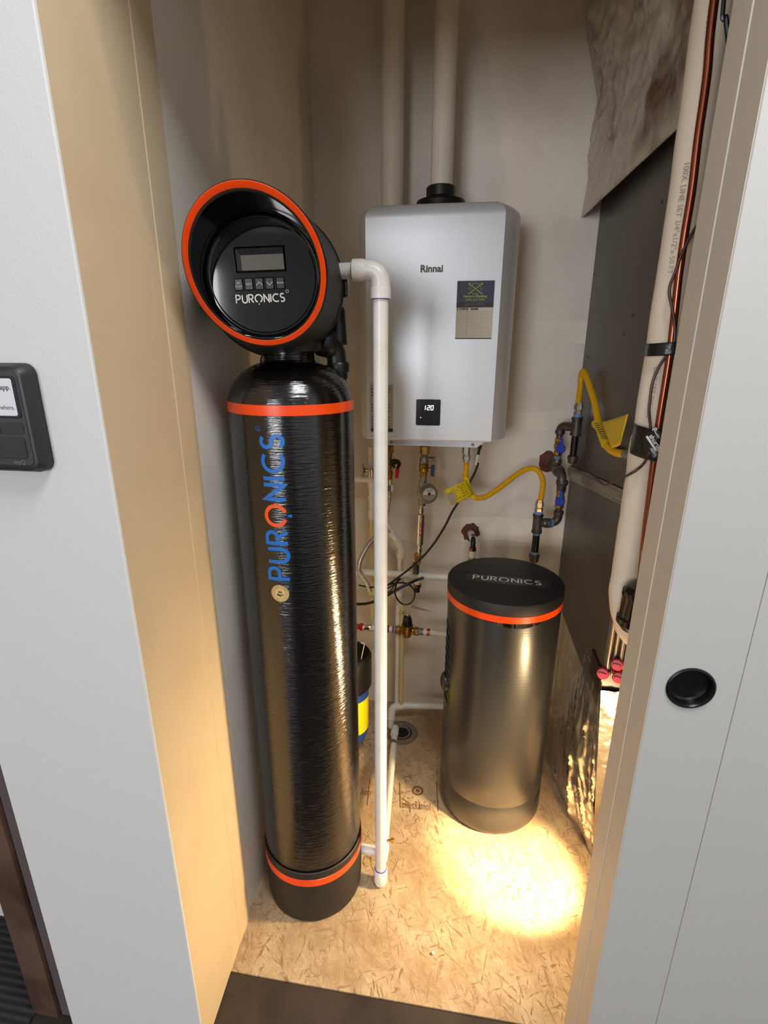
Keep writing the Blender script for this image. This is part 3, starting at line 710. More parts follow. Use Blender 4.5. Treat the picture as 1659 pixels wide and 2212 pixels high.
# seven segment digits 1 2 0, slightly slanted
def seg7(bm, x, y, h, on):
    w = h * .52; t = h * .16; sl = .12
    def fn(a, b): return HD3(x + a + b * sl, y + b)
    S7 = {'a': [(0, h), (w, h)], 'b': [(w, h), (w, h / 2)], 'c': [(w, h / 2), (w, 0)], 'd': [(0, 0), (w, 0)], 'e': [(0, h / 2), (0, 0)], 'f': [(0, h), (0, h / 2)], 'g': [(0, h / 2), (w, h / 2)]}
    for s in on: ribbon(bm, S7[s], t, fn)
for xd, on in ((-.1155, 'bc'), (-.1030, 'abged'), (-.0925, 'abcdef')):
    bm = B(); seg7(bm, xd, 1.2735, .0125, on); obj('digit', bm, M['screen_on'], dp, smooth=False)
obj('indicator', disc(B(), HD3, -.1215, 1.2505, .0014, 8), M['screen_on'], dp, smooth=False)
# service card
def card(z): return None
x0, x1, z0, z1 = -.0295, .0710, 1.4725, 1.6235
sh = B(); quad(sh, HF, x0, z0, x1, z1); sc = obj('service_card', sh, M['paper'], ht, smooth=False, label='service history card with a navy top')
zs = z1 - .0545
obj('card_header', quad(B(), HF2, x0, zs, x1, z1), M['label_navy'], sc, smooth=False)
obj('card_strip', quad(B(), HF2, x0, zs - .0135, x1, zs), M['label_black'], sc, smooth=False); obj('card_strip', quad(B(), HF2, x0, z0, x1, z0 + .0025), M['label_black'], sc, smooth=False)
bm = B(); cx_, cz_ = .0205, 1.6035
disc(bm, HF3, cx_, cz_, .0145, 32, .0135)
for s in (1, -1):
    ribbon(bm, [(cx_ - s * .016, cz_ - .0115), (cx_ + s * .015, cz_ + .0105)], .0018, HF3)
    disc(bm, HF3, cx_ + s * .0165, cz_ + .0118, .0032, 10, .0014); disc(bm, HF3, cx_ - s * .0168, cz_ - .0122, .0020, 10)
for s in (1, -1):
    ribbon(bm, [(cx_ + s * .0135, cz_ + .003), (cx_ + s * .0135, cz_ - .005)], .0007, HF3); ribbon(bm, [(cx_ + s * .0135, cz_ - .001), (cx_ + s * .018, cz_ - .001)], .0007, HF3); ribbon(bm, [(cx_ + s * .018, cz_ + .001), (cx_ + s * .018, cz_ - .003)], .0007, HF3)
obj('card_emblem', bm, M['label_green'], sc, smooth=False, label='green crossed wrenches emblem')
def ctext(t, s, x, z, mt, fnp=HF3, al='CENTER', bold=0, sx=1.0): return obj('card_print', text(t, s, lambda a, b: fnp(x + a, z + b), al, bold=bold, sx=sx), mt, sc, smooth=False)
ctext("Dawson's Plumbing", .0082, .0205, 1.5815, M['label_green'], bold=.0002)
ctext("(209) 627-7400", .0088, .0205, 1.5725, M['label_green'])
ctext("SERVICE HISTORY", .0070, .0205, 1.5612, M['grey_print'])
ctext("7-7-2016   Install", .0085, -.028, 1.5490, M['ink'], al='LEFT', bold=.0003)
bm = B()
for k in range(15): quad(bm, HF2, x0 + .001, 1.5445 - k * .0048, x1 - .001, 1.5450 - k * .0048)
quad(bm, HF2, .0010, z0 + .003, .0015, zs - .0135); obj('card_lines', bm, M['grey_print'], sc, smooth=False)
# long grey info label at the lower left
lb = obj('info_label', quad(B(), HF, -.272, 1.2055, -.2055, 1.3440), M['label_grey'], ht, smooth=False, label='grey information label behind the white pipe')
bm = B()
for k in range(13):
    if k in (3, 4, 8): continue
    w = (.012, .010, .008, .011, 0, .012, .013, .009, .010, .012, .011, .009, .012)[k]
    quad(bm, HF2, -.2255, 1.331 - k * .0092, -.2255 + w, 1.3330 - k * .0092); quad(bm, HF2, -.270, 1.331 - k * .0092, -.258 + w, 1.3330 - k * .0092)
quad(bm, HF2, -.272, 1.2055, -.2055, 1.2155); o = obj('label_print', bm, M['ink'], lb, smooth=False); o['kind'] = 'stuff'
# vent pipes
def vpipe(x, y, r, z0, label, z1=2.75):
    tag(obj('vent_pipe', cyl(B(), (x, y, z0), (x, y, z1), r, 32), M['ventpipe'], base=(x, y, z0)), label, 'pipe')
vpipe(-.2405, 1.765, .0335, 1.80, 'pale plastic vent pipe passing behind the heater at the left')
vpipe(VX, VY, .0320, HZ1 + .05, 'pale plastic vent pipe rising from the black collar on the heater')

# ------------------------------------------------------------------ fittings under the heater
FYD = 1.70
def P(px, py, y=FYD): return at(px, py, y)
def vrun(name, px, py0, py1, rpx, mt, parent, prof=None, seg=16, y=FYD, label=None, x=None):
    a, b = P(px, py0, y), P(px, py1, y)
    if x is None: x = a.x
    k = (a - CAM).dot(fwd) / FPX; r = rpx * k
    pr = [(t, q * r) for t, q in (prof or [(0, 1), (1, 1)])]
    return obj(name, fit(B(), (x, y, a.z), (x, y, b.z), pr, seg), mt, parent, label=label)
NUT = [(0, .82), (.08, 1), (.92, 1), (1, .82)]
# hot side valve
hx = P(841, 1000).x
hv = thing('hot_water_valve', 'brass isolation valve with red lever and black cap under the heater', 'valve', (hx, FYD, 1.05))
vrun('hex_nut', 841, 962, 978, 10, M['brass'], hv, NUT, 6)
vrun('valve_body', 840, 976, 1036, 8.6, M['brass'], hv, [(0, .8), (.08, .95), (.25, .85), (.3, 1.1), (.5, 1.15), (.55, .95), (.62, 1.15), (.85, 1.15), (.9, 1), (1, .9)], 20)
vrun('nipple', 840.5, 1035, 1048, 7.6, M['chrome'], hv)
vrun('coupling_nut', 841, 1045, 1061, 8.6, M['chrome'], hv, NUT, 6)
c0 = P(847, 1000, FYD); c1 = P(858, 1001, FYD - .02)
obj('test_port', fit(B(), c0, c1 + V(0, -.012, 0), [(0, .007), (.4, .007), (.45, .0165), (.95, .0165), (1, .014)], 24), M['black_plastic'], hv, label='black round cap')
obj('cap_strap', tube(B(), smoothpath([P(857, 1003, FYD - .036), P(854, 1012, FYD - .036), P(848, 1016, FYD - .03), P(846, 1014, FYD - .025), P(850, 1008, FYD - .034), P(857, 1003, FYD - .036)]), .0016, 8), M['loop'], hv)
lv_ = B(); a, b = P(859, 1008, FYD - .012), P(857, 1033, FYD - .012); loft(lv_, [[p + V(dx * w, dy * .003, 0) for dx, dy in ((-1, -1), (1, -1), (1, 1), (-1, 1))] for p, w in ((a, .0035), (a.lerp(b, .3), .007), (a.lerp(b, .9), .0055), (b, .004))])
obj('lever', lv_, M['red'], hv, smooth=False, label='red lever')
fh = B(); corrug(fh, [P(841, 1060), P(840, 1080), P(836, 1105), P(828, 1130), P(812, 1158), P(798, 1175), P(785, 1196), P(777, 1215), P(776, 1232), P(784, 1248), P(793, 1262), P(800, 1278)], .0086, .0010, .0045, 14)
tag(obj('braided_hose', fh, M['chrome'], base=P(841, 1060)), 'corrugated silver flexible hose curving down left from the hot water valve', 'hose')
# cold side valve, regulator and filter cartridge
cv = thing('cold_water_valve', 'brass isolation valve with navy blue lever in the middle under the heater', 'valve', (P(917, 1000).x, FYD, 1.07))
vrun('hex_nut', 918, 963, 982, 10.2, M['brass'], cv, NUT, 6)
vrun('relief_body', 917, 978, 1003, 9.5, M['steel'], cv, [(0, .6), (.3, .8), (.45, 1.05), (.8, 1.1), (1, .8)], 14, label='grey tape covered section')
obj('relief_port', fit(B(), P(920, 990), P(938, 992, FYD - .01), [(0, .007), (.5, .007), (.55, .009), (1, .008)], 12), M['steel'], cv)
vrun('valve_body', 916, 1000, 1030, 10.5, M['brass'], cv, [(0, .8), (.08, 1), (.3, 1), (.35, .9), (.5, 1), (.62, 1), (.7, .78), (1, .72)], 20)
obj('lever_stem', fit(B(), P(923, 1011), P(934, 1011, FYD - .01), [(0, .0025), (1, .0025)], 8), M['brass'], cv)
a, b = P(935, 1004, FYD - .012), P(934, 1029, FYD - .012); lv_ = B(); loft(lv_, [[p + V(dx * w, dy * .003, 0) for dx, dy in ((-1, -1), (1, -1), (1, 1), (-1, 1))] for p, w in ((a, .006), (a.lerp(b, .3), .0065), (b, .0055))])
obj('lever', lv_, M['navy'], cv, smooth=False, label='navy blue lever')
vrun('nipple', 914.5, 1029, 1045, 7.8, M['steel'], cv)
rg_ = thing('pressure_gauge', 'round grey metal regulator disc with a pale printed face', 'regulator', P(923, 1066, FYD))
rc = P(923, 1066, FYD - .02)
dgn = V(.30, -.93, .2).normalized()
vrun('inlet_body', 913, 1040, 1092, 8, M['steel'], rg_, None, 16)
obj('bell', fit(B(), rc - dgn * .012, rc + dgn * .026, [(0, .030), (.15, .0335), (.4, .0345), (.45, .031), (.55, .029), (.6, .0285), (1, .0215)], 40), M['silver_grey'], rg_, label='stepped grey metal bell')
fx_, fy_ = frame(dgn); DF = planefn(rc + dgn * .0266, -fx_, fy_)
DFu = planefn(rc + dgn * .0266, V(dgn.y, -dgn.x, 0).normalized() * -1, V(0, 0, 1))
obj('face_label', disc(B(), DFu, 0, 0, .0205, 32), M['paper'], rg_, smooth=False, label='pale round printed face')
DFv = planefn(rc + dgn * .0272, V(dgn.y, -dgn.x, 0).normalized() * -1, V(0, 0, 1))
bm = B(); disc(bm, DFv, 0, 0, .0052, 16); disc(bm, DFv, 0, -.0125, .0028, 3)
for k in range(5): quad(bm, DFv, -.011 + k * .0008, .0155 - k * .0021, .011 - k * .0002, .0160 - k * .0021)
for k in range(3): quad(bm, DFv, -.016, -.003 - k * .003, -.008, -.0025 - k * .003); quad(bm, DFv, .008, -.003 - k * .003, .016, -.0025 - k * .003)
obj('face_print', bm, M['ink'], rg_, smooth=False)
fc = thing('filter_cartridge', 'chrome inline filter cartridge with red lettering below the round regulator', 'filter', P(908, 1145, FYD))
a, b = P(911, 1090), P(906, 1196)
fc_b = obj('cartridge', fit(B(), a, b, [(0, .0075), (.06, .0075), (.07, .0095), (.12, .0095), (.14, .0085), (.17, .0085), (.19, .0136), (.80, .0136), (.82, .008), (.86, .008), (.87, .0095), (.93, .0095), (1, .0075)], 24), M['chrome'], fc)
def cart(u, v):
    p = a.lerp(b, u); return p + V(math.sin(v) * .0142, -math.cos(v) * .0142, 0)
bm = text('ActivFlo', .0155, lambda s, t: cart(.33 + s / (a - b).length, (t - .004) / .0131), bold=.0003); obj('cartridge_print', bm, M['red'], fc_b, smooth=False)
bm = B(); bm.faces.new([bm.verts.new(cart(u, v)) for u, v in ((.22, .3), (.31, -.5), (.31, .9))]); obj('cartridge_mark', bm, M['red'], fc_b, smooth=False)
vrun('brass_union', 903, 1195, 1219, 8.5, M['brass'], fc, [(0, .7), (.1, 1), (.5, 1), (.55, .8), (.9, .8), (1, .6)], 6)
vrun('lower_valve', 899, 1216, 1238, 7, M['iron'], fc)
vrun('lower_pipe', 902, 1236, 1262, 7.2, M['pvc'], fc, y=1.73)
vrun('copper_ring', 902, 1261, 1267, 8.2, M['copper'], fc, y=1.73)
vrun('lower_plug', 901, 1267, 1278, 6.2, M['black_plastic'], fc, y=1.73)
# gas hose at the heater
gh = thing('gas_hose', 'yellow corrugated gas hose from the heater to the lower gas tee', 'hose', P(1007, 1000, 1.66))
GY = 1.66
vrun('hex_nut', 1007.5, 962, 981, 8.5, M['chrome'], gh, NUT, 6, y=GY)
vrun('hex_nut', 1008, 981, 998, 8.2, M['chrome'], gh, [(0, .9), (.15, .9), (.2, 1.08), (.7, 1.08), (.75, .8), (1, .8)], 6, y=GY)
hose1 = [(1008, 997), (1007, 1015), (1005, 1032), (1007, 1048), (1012, 1061), (1020, 1071), (1032, 1076), (1051, 1072), (1070, 1060), (1092, 1044), (1116, 1025), (1138, 1013), (1157, 1013), (1169, 1027), (1173, 1045), (1171, 1060), (1168, 1080)]
obj('tube', corrug(B(), [P(x, y, GY + .03 * min(1, max(0, (x - 1010) / 150))) for x, y in hose1], .0088, .0007, .0046, 14), M['yellow'], gh)
def tagflag(name, pts, bend, y, parent, mt, thick=.0008):
    # pts: four corners a(attached top) b(attached bottom) c(far bottom) d(far top)
    A_, B_, C_, D_ = [Vector(p) for p in pts]; bm = B()
    def f(u, v):
        p = (A_.lerp(D_, u)).lerp(B_.lerp(C_, u), v); return p + V(0, -bend * math.sin(PI * u) , .003 * math.sin(PI * v) * u)
    patch(bm, f, 12, 8); o = obj(name, bm, mt, parent); solid(o, thick); return f
f1 = tagflag('warning_tag', [P(1006, 1036, GY - .01), P(1022, 1068, GY - .012), P(973, 1092, GY - .035), P(959, 1058, GY - .035)], .014, GY, gh, M['tagyellow'])
def tagprint(f, parent, rows, cols, mt, u0=.15, u1=.8, v0=.12, v1=.9, off=-.002):
    bm = B()
    for i in range(rows):
        for j in range(cols):
            if random.random() < .2: continue
            v = v0 + (v1 - v0) * i / rows; u = u0 + (u1 - u0) * j / cols; du = (u1 - u0) / cols * random.uniform(.4, .8); dv = (v1 - v0) / rows * .35
            bm.faces.new([bm.verts.new(f(*q) + V(0, off, 0)) for q in ((u, v), (u + du, v), (u + du, v + dv), (u, v + dv))])
    obj('tag_print', bm, mt, parent, smooth=False)
tagprint(f1, gh, 5, 6, mat('tag_ink', (140, 112, 20), .6))
bm = B(); bm.faces.new([bm.verts.new(f1(*q) + V(0, -.0025, 0)) for q in ((.68, .3), (.96, .3), (.96, .95), (.68, .95))]); obj('tag_sticker', bm, M['label_grey'], gh, smooth=False)
obj('tag_sleeve', tube(B(), smoothpath([P(1007, 1030, GY), P(1009, 1048, GY), P(1014, 1062, GY), P(1024, 1075, GY)]), .0108, 14), M['tagyellow'], gh)

# black iron gas manifold in the corner
MY = 1.69
gm = thing('gas_manifold', 'black iron gas pipe manifold with two blue handled shutoff valves in the corner', 'gas pipe', P(1210, 1010, 1.75))
k1 = (P(1200, 1000, MY) - CAM).dot(fwd) / FPX
w0 = at(1183, 1012, YB); w0.z = P(1214, 1030, MY).z + .01; c = V(P(1216, 1026, MY).x, MY, w0.z)
main = B(); elbow(main, V(c.x - .012, YB, w0.z), V(c.x - .003, MY, c.z), V(c.x, MY, c.z - .055), .0150, .03, 18)
fit(main, (c.x, MY, c.z - .022), (c.x, MY, c.z - .036), [(0, .019), (.2, .0195), (.8, .0195), (1, .0185)], 20)
fit(main, (c.x - .009, MY + .055, c.z), (c.x - .007, MY + .03, c.z), [(0, .0185), (.2, .0195), (.8, .0195), (1, .0185)], 20)
cyl(main, (c.x - .012, MY + .062, c.z), (c.x - .012, MY + .062, c.z + .036), .0125, 16); fit(main, (c.x - .012, MY + .062, c.z + .020), (c.x - .012, MY + .062, c.z + .036), [(0, .0145), (.2, .0155), (.8, .0155), (1, .0145)], 18)
obj('main_elbow', main, M['iron'], gm)
UX = c.x - .012; UY = MY + .03
def zz(py, y): return P(1207, py, y).z
UY = MY + .062
zU = lambda py: at(1207, py, UY).z
obj('sealant', cyl(B(), (UX, UY, c.z + .034), (UX, UY, zU(984)), .0118, 16), M['teal'], gm, label='blue green thread sealant')
obj('brass_ball_valve', fit(B(), (UX, UY, zU(984)), (UX, UY, zU(946)), [(0, .010), (.05, .0135), (.25, .0135), (.3, .011), (.45, .0145), (.6, .0145), (.7, .0115), (.75, .0135), (.95, .0135), (1, .010)], 8), M['brass'], gm, label='upper brass ball valve')
def bhandle(center, up):
    bm = B(); cyl(bm, center, center + V(0, -.010, 0), .0155, 24, .003)
    loft(bm, [[center + V(dx * w, -.008 + dy * .004, z) for dx, dy in ((-1, -1), (1, -1), (1, 1), (-1, 1))] for z, w in ((-.012, .003), (.0, .006), (.022 * up, .0055), (.034 * up, .0035), (.038 * up, .002))])
    cyl(bm, center + V(0, .014, 0), center, .005, 12); return bm
obj('valve_handle', bhandle(V(UX + .003, UY - .020, zU(966)), 1), M['blue'], gm, label='blue lever on the upper valve')
up = B(); zt2 = zU(919); cyl(up, (UX, UY, zU(948)), (UX, UY, zU(935)), .0105, 16); fit(up, (UX, UY, zU(938)), (UX, UY, zU(930)), [(0, .013), (.2, .0155), (1, .0155)], 18)
TX, TY = P(1245, 920, MY + .02).x, MY + .02
elbow(up, (UX, UY, zU(934)), (UX, UY, zt2), (TX, TY, zt2), .0138, .022, 18)
obj('upper_elbow', up, M['iron'], gm)
zT = lambda py: at(1245, py, TY).z
tb_ = B(); fit(tb_, (TX, TY, zT(901)), (TX, TY, zT(941)), [(0, .016), (.02, .0175), (.12, .0175), (.14, .0155), (.86, .0155), (.88, .0175), (.98, .0175), (1, .016)], 20)
obj('upper_tee', tb_, M['iron'], gm)
obj('drip_leg', cyl(B(), (TX, TY, zT(940)), (TX, TY, zT(986)), .0108, 16), M['iron_nipple'], gm)
obj('drip_cap', fit(B(), (TX, TY, zT(984)), (TX, TY, zT(1001)), [(0, .014), (.1, .0165), (.45, .0165), (.5, .0145), (.9, .014), (1, .011)], 20), M['iron'], gm)
obj('sealant', cyl(B(), (TX, TY, zT(894)), (TX, TY, zT(902)), .0125, 16), M['blue_tape'], gm, label='pale blue thread tape')
obj('hose_nut', fit(B(), (TX, TY, zT(896)), (TX, TY, zT(869)), [(0, .012), (.1, .0125), (.3, .0125), (.35, .010), (.42, .010), (.45, .0135), (.8, .0135), (.82, .011), (1, .011)], 6), M['chrome'], gm)
# lower branch
zL = lambda py: at(1214, py, MY).z
DX = c.x - .001
lo = B(); zc = at(1211, 1128, MY).z
obj('sealant', cyl(B(), (DX, MY, c.z - .050), (DX, MY, zL(1056)), .0118, 16), M['blue_tape'], gm, label='blue tape below the elbow')
obj('brass_ball_valve', fit(B(), (DX, MY, zL(1055)), (DX, MY, zL(1099)), [(0, .010), (.05, .0145), (.22, .0145), (.27, .011), (.45, .0145), (.6, .0145), (.75, .0115), (.78, .0145), (.95, .0145), (1, .010)], 8), M['brass'], gm, label='lower brass ball valve')
obj('valve_handle', bhandle(V(DX - .004, MY - .020, zL(1079)), 1), M['blue'], gm, label='blue lever on the lower valve')
LX = at(1161, 1130, MY - .01).x; LY = MY - .01; zc = at(1190, 1128, MY).z
cyl(lo, (DX, MY, zL(1098)), (DX, MY, zL(1106)), .0110, 14); fit(lo, (DX, MY, zL(1103)), (DX, MY, zL(1110)), [(0, .014), (.2, .0165), (1, .0165)], 18)
elbow(lo, (DX, MY, zL(1107)), (DX, MY, zc), (LX, LY, zc), .0142, .024, 18)
fit(lo, (LX + .038, LY, zc), (LX + .028, LY, zc), [(0, .0165), (.8, .0165), (1, .0145)], 18); fit(lo, (LX + .018, LY, zc), (LX + .028, LY, zc), [(0, .015), (.8, .0170), (1, .0160)], 18)
obj('lower_elbow', lo, M['iron'], gm)
obj('sealant', cyl(B(), (LX + .040, LY, zc), (LX + .047, LY + .002, zc), .0152, 16), M['teal'], gm)
zM = lambda py: at(1160, py, LY).z
obj('lower_tee', fit(B(), (LX, LY, zM(1110)), (LX, LY, zM(1151)), [(0, .016), (.02, .0175), (.12, .0175), (.14, .0155), (.86, .0155), (.88, .0175), (.98, .0175), (1, .016)], 20), M['iron'], gm)
obj('sealant', cyl(B(), (LX, LY, zM(1104)), (LX, LY, zM(1111)), .0128, 16), M['blue_tape'], gm)
obj('hose_nut', fit(B(), (LX, LY, zM(1105)), (LX, LY, zM(1079)), [(0, .013), (.1, .0135), (.3, .0135), (.35, .0105), (.42, .0105), (.45, .0135), (.8, .0135), (.82, .011), (1, .011)], 6), M['chrome'], gm)
obj('sealant', cyl(B(), (LX, LY, zM(1150)), (LX, LY, zM(1155)), .0122, 16), M['teal'], gm)
obj('drip_leg', cyl(B(), (LX, LY, zM(1154)), (LX, LY, zM(1193)), .0118, 16), M['iron_nipple'], gm)
obj('sealant', cyl(B(), (LX, LY, zM(1191)), (LX, LY, zM(1197)), .0150, 16), M['teal'], gm)
obj('drip_cap', fit(B(), (LX, LY, zM(1196)), (LX, LY, zM(1214)), [(0, .015), (.1, .0175), (.4, .0175), (.45, .0155), (.9, .015), (1, .011)], 20), M['iron'], gm)
def foam(center, r, seed, th=.012):
    bm = B(); bmesh.ops.create_icosphere(bm, subdivisions=3, radius=1)
    for v in bm.verts:
        n_ = noise.noise(v.co * 1.9 + V(seed, 0, 0)) ; n_ = n_ * .75 + .3 * noise.noise(v.co * 5 + V(0, seed, 0)); v.co = V(v.co.x * r * (1 + .45 * n_), v.co.y * th * (1 + .5 * n_), v.co.z * r * (1 + .45 * n_)) + center
    return bm
tag(obj('fire_foam', foam(V(w0.x + .002, YB - .001, w0.z + .006), .036, 1.3), M['foam'], base=(w0.x, YB, w0.z)), 'reddish brown fire foam around the iron gas pipe on the back wall', 'sealant')
# second gas hose, towards the cabinet
g2 = thing('gas_hose', 'yellow gas hose looping high beside the dark cabinet to the black tape', 'hose', (TX, TY, zT(869)))
h2 = [(1249, 870, TY), (1251, 858, TY), (1254, 835, TY), (1256, 812, TY - .01), (1260, 803, TY - .04), (1266, 812, TY - .07), (1275, 838, TY - .11), (1285, 870, TY - .16), (1294, 915, TY - .22), (1306, 955, TY - .30), (1325, 975, TY - .37), (1352, 981, TY - .43)]
def Pc(px, py, y, x=.370): return P(px, py, min(y, atx(px, py, x).y if px > 1215 else y))
obj('tube', corrug(B(), [Pc(*q) for q in h2], .0090, .0005, .0052, 14), M['yellow'], g2)
obj('tag_sleeve', tube(B(), smoothpath([Pc(1287, 915, TY - .20), Pc(1296, 925, TY - .235), Pc(1303, 945, TY - .28), Pc(1309, 960, TY - .31)]), .0118, 16), M['tagyellow'], g2)
f2 = tagflag('warning_tag', [Pc(1300, 912, 1.38, .365), Pc(1322, 968, 1.26, .365), Pc(1340, 961, 1.20, .372), Pc(1358, 894, 1.15, .374)], .004, 0, g2, M['tagyellow'])
tagprint(f2, g2, 9, 2, bpy.data.materials['tag_ink'], .12, .92, .08, .92, off=-.003)
sf2 = lambda u, v: Pc(1282 + 20 * u + 21 * v, 914 + 44 * v - 4 * u, TY - .215 - .12 * v, .352)
tagprint(sf2, g2, 9, 1, M['ink'], .05, .9, .02, .95, off=0)
obj('end_fitting', fit(B(), Pc(1351, 981, TY - .43), Pc(1372, 984, TY - .43), [(0, .011), (.3, .012), (.6, .012), (1, .009)], 8), M['steel'], g2)

# water stub with foam
sx = at(1017, 1148, YB)
tag(obj('fire_foam', foam(V(sx.x, YB - .001, sx.z), .033, 5.1), M['foam'], base=(sx.x, YB, sx.z)), 'reddish brown fire foam around the white water stub behind the brine tank', 'sealant')
ST = thing('water_stub', 'white water pipe stub leaving the wall above the brine tank lid', 'pipe', (sx.x, YB, sx.z))
a = P(1018, 1160, 1.77)
zS = lambda py: at(1021, py, 1.735).z
X2 = at(1021, 1190, 1.735).x
obj('pipe', tube(B(), [V(sx.x, YB, sx.z - .004), V(X2, 1.752, zS(1168))], .0125, 18), M['pvc'], ST)
obj('elbow_fitting', elbow(B(), V(X2, 1.765, zS(1164)), V(X2, 1.735, zS(1171)), V(X2, 1.735, zS(1186)), .0090, .010, 14), M['black_plastic'], ST)
obj('copper_ring', cyl(B(), (X2, 1.735, zS(1183)), (X2, 1.735, zS(1189)), .0125, 18), M['copper'], ST)
obj('pipe', cyl(B(), (X2, 1.735, zS(1188)), (X2, 1.735, zS(1204)), .0112, 18), M['pvc'], ST)
obj('brass_union', fit(B(), (X2, 1.735, zS(1203)), (X2, 1.735, .62), [(0, .011), (.05, .0125), (.2, .0125), (.25, .010), (1, .010)], 14), M['brass'], ST)

# long horizontal white pipe
zh = P(870, 1241, 1.72).z
hpipe = thing('water_pipe', 'long horizontal white water pipe crossing behind the drop pipe at lid height', 'pipe', (-.2, 1.72, zh))
obj('pipe', cyl(B(), (-.42, 1.72, zh - .002), (.10, 1.72, zh + .002), .0130, 24), M['pvc'], hpipe)
# cream riser at the left with a tee
rx = P(803, 1035, 1.76).x
rs = thing('riser_pipe', 'cream riser pipe half hidden behind the white drop pipe', 'pipe', (rx, 1.76, .6))
Z_ = lambda py: at(805, py, 1.76).z
obj('upper_length', cyl(B(), (rx, 1.76, Z_(965)), (rx, 1.76, Z_(1120)), .0115, 18), M['pvc'], rs)
obj('tee', cyl(cyl(B(), (rx, 1.76, Z_(1022)), (rx, 1.76, Z_(1055)), .0145, 18, .001), (rx - .055, 1.76, Z_(1036)), (rx, 1.76, Z_(1036)), .0118, 18, .001), M['pvc'], rs)
obj('side_pipe', cyl(B(), (rx - .14, 1.76, Z_(1034)), (rx - .03, 1.76, Z_(1036)), .0105, 18), M['pvc'], rs)
obj('coupling', fit(B(), (rx, 1.76, Z_(1100)), (rx, 1.76, Z_(1122)), [(0, .0145), (.7, .0145), (1, .0105)], 18), M['pvc'], rs)
obj('lower_length', cyl(B(), (rx, 1.76, Z_(1118)), (rx, 1.76, Z_(1335)), .0092, 18), M['cpvc'], rs, label='yellowed cream lower length')
obj('relief_valve', fit(cyl(B(), (rx, 1.745, Z_(1010)), (rx, 1.745, Z_(1030)), .0115, 12, .002), (rx - .002, 1.735, Z_(1012)), (rx - .020, 1.725, Z_(1012)), [(0, .004), (.5, .004), (.55, .010), (1, .010)], 12), M['chrome'], rs)
obj('relief_lever', box(B(), (rx - .026, 1.72, Z_(1024)), (rx - .021, 1.735, Z_(998)), .001, 1), M['chrome'], rs)
# grey pipe with a 45 degree bend
gp = thing('condensate_pipe', 'off white pipe bending at forty five degrees then dropping to the floor drain', 'pipe', (P(868, 1200, 1.75).x, 1.75, 0))
cx0 = P(866, 1190, 1.75).x
A0 = P(815, 1108, 1.77); C0 = V(cx0, 1.75, P(866, 1180, 1.75).z); ZC = lambda py: at(866, py, 1.75).z
obj('upper_pipe', tube(B(), [P(800, 1070, 1.78), A0, C0.lerp(A0, .25), C0.lerp(A0, .1), C0 + V(.0, 0, -.008), V(cx0, 1.75, C0.z - .03), V(cx0, 1.75, ZC(1290))], .0125, 20), M['pvc'], gp)
obj('bend_fitting', tube(B(), [C0.lerp(A0, .22), C0.lerp(A0, .08), C0 + V(.002, 0, -.010), V(cx0, 1.75, C0.z - .045)], .0158, 20), M['ventpipe'], gp)
PF = planefn((cx0, 1.75 - .0131, 0), (0, 0, -1), (1, 0, 0))
obj('pipe_print', text('CHARLOTTE', .012, lambda a, b: V(cx0 + .002 + b, 1.75 - .0133, ZC(1205) - a), sx=.7), M['red'], gp, smooth=False)
d45 = (C0 - A0).normalized()
bm = B(); n45 = V(0, -1, 0); s45 = d45.cross(n45).normalized()
F45 = planefn(A0 + n45 * .0134 - V(0, 0, 0), d45, s45 * -1)
obj('pipe_print', text('PVC-1120', .013, lambda a, b: F45(.030 + a, b - .004)), M['ink'], gp, smooth=False)
obj('lower_elbow', elbow(B(), V(cx0 - .04, 1.75, ZC(1285)), V(cx0, 1.75, ZC(1283)), V(cx0, 1.75, ZC(1310)), .0150, .02, 20), M['ventpipe'], gp)
obj('side_run', cyl(B(), (rx - .01, 1.755, ZC(1289)), (cx0 - .03, 1.75, ZC(1285)), .0105, 18), M['cpvc'], gp)
zf0 = at(858, 1535, 1.72).z
obj('lower_pipe', cyl(B(), (cx0 - .008, 1.745, ZC(1305)), (cx0 - .008, 1.735, .045), .0088, 18), M['pvc'], gp)
obj('lower_pipe', cyl(B(), (cx0 + .010, 1.742, ZC(1300)), (cx0 + .010, 1.730, .07), .0088, 18), M['cpvc'], gp, label='yellowed cream pipe beside the white one')
bm = B()
for k in range(16):
    z = .60 - k * .032; bm.faces.new([bm.verts.new(p) for p in ((cx0 + .011, 1.7318, z), (cx0 + .0122, 1.7318, z), (cx0 + .0122, 1.7318, z - .012), (cx0 + .011, 1.7318, z - .012))])
obj('pipe_print', bm, M['ink'], gp, smooth=False)
# low horizontal pipe to the drain
zl = .075
lp_ = thing('floor_pipe', 'low white pipe running from the drain along the back wall behind the brine tank', 'pipe', (-.2, 1.72, 0))
dX = at(846, 1520, 1.71).x
obj('run', cyl(B(), (dX + .03, 1.735, .075), (.36, 1.80, .085), .0135, 18), M['pvc'], lp_)
obj('elbow', elbow(B(), V(dX + .045, 1.735, .075), V(dX, 1.72, .076), V(dX, 1.70, .032), .0155, .02, 18), M['pvc'], lp_)
obj('drop', cyl(B(), (dX, 1.705, .045), (dX, 1.690, .002), .0125, 18), M['pvc'], lp_)
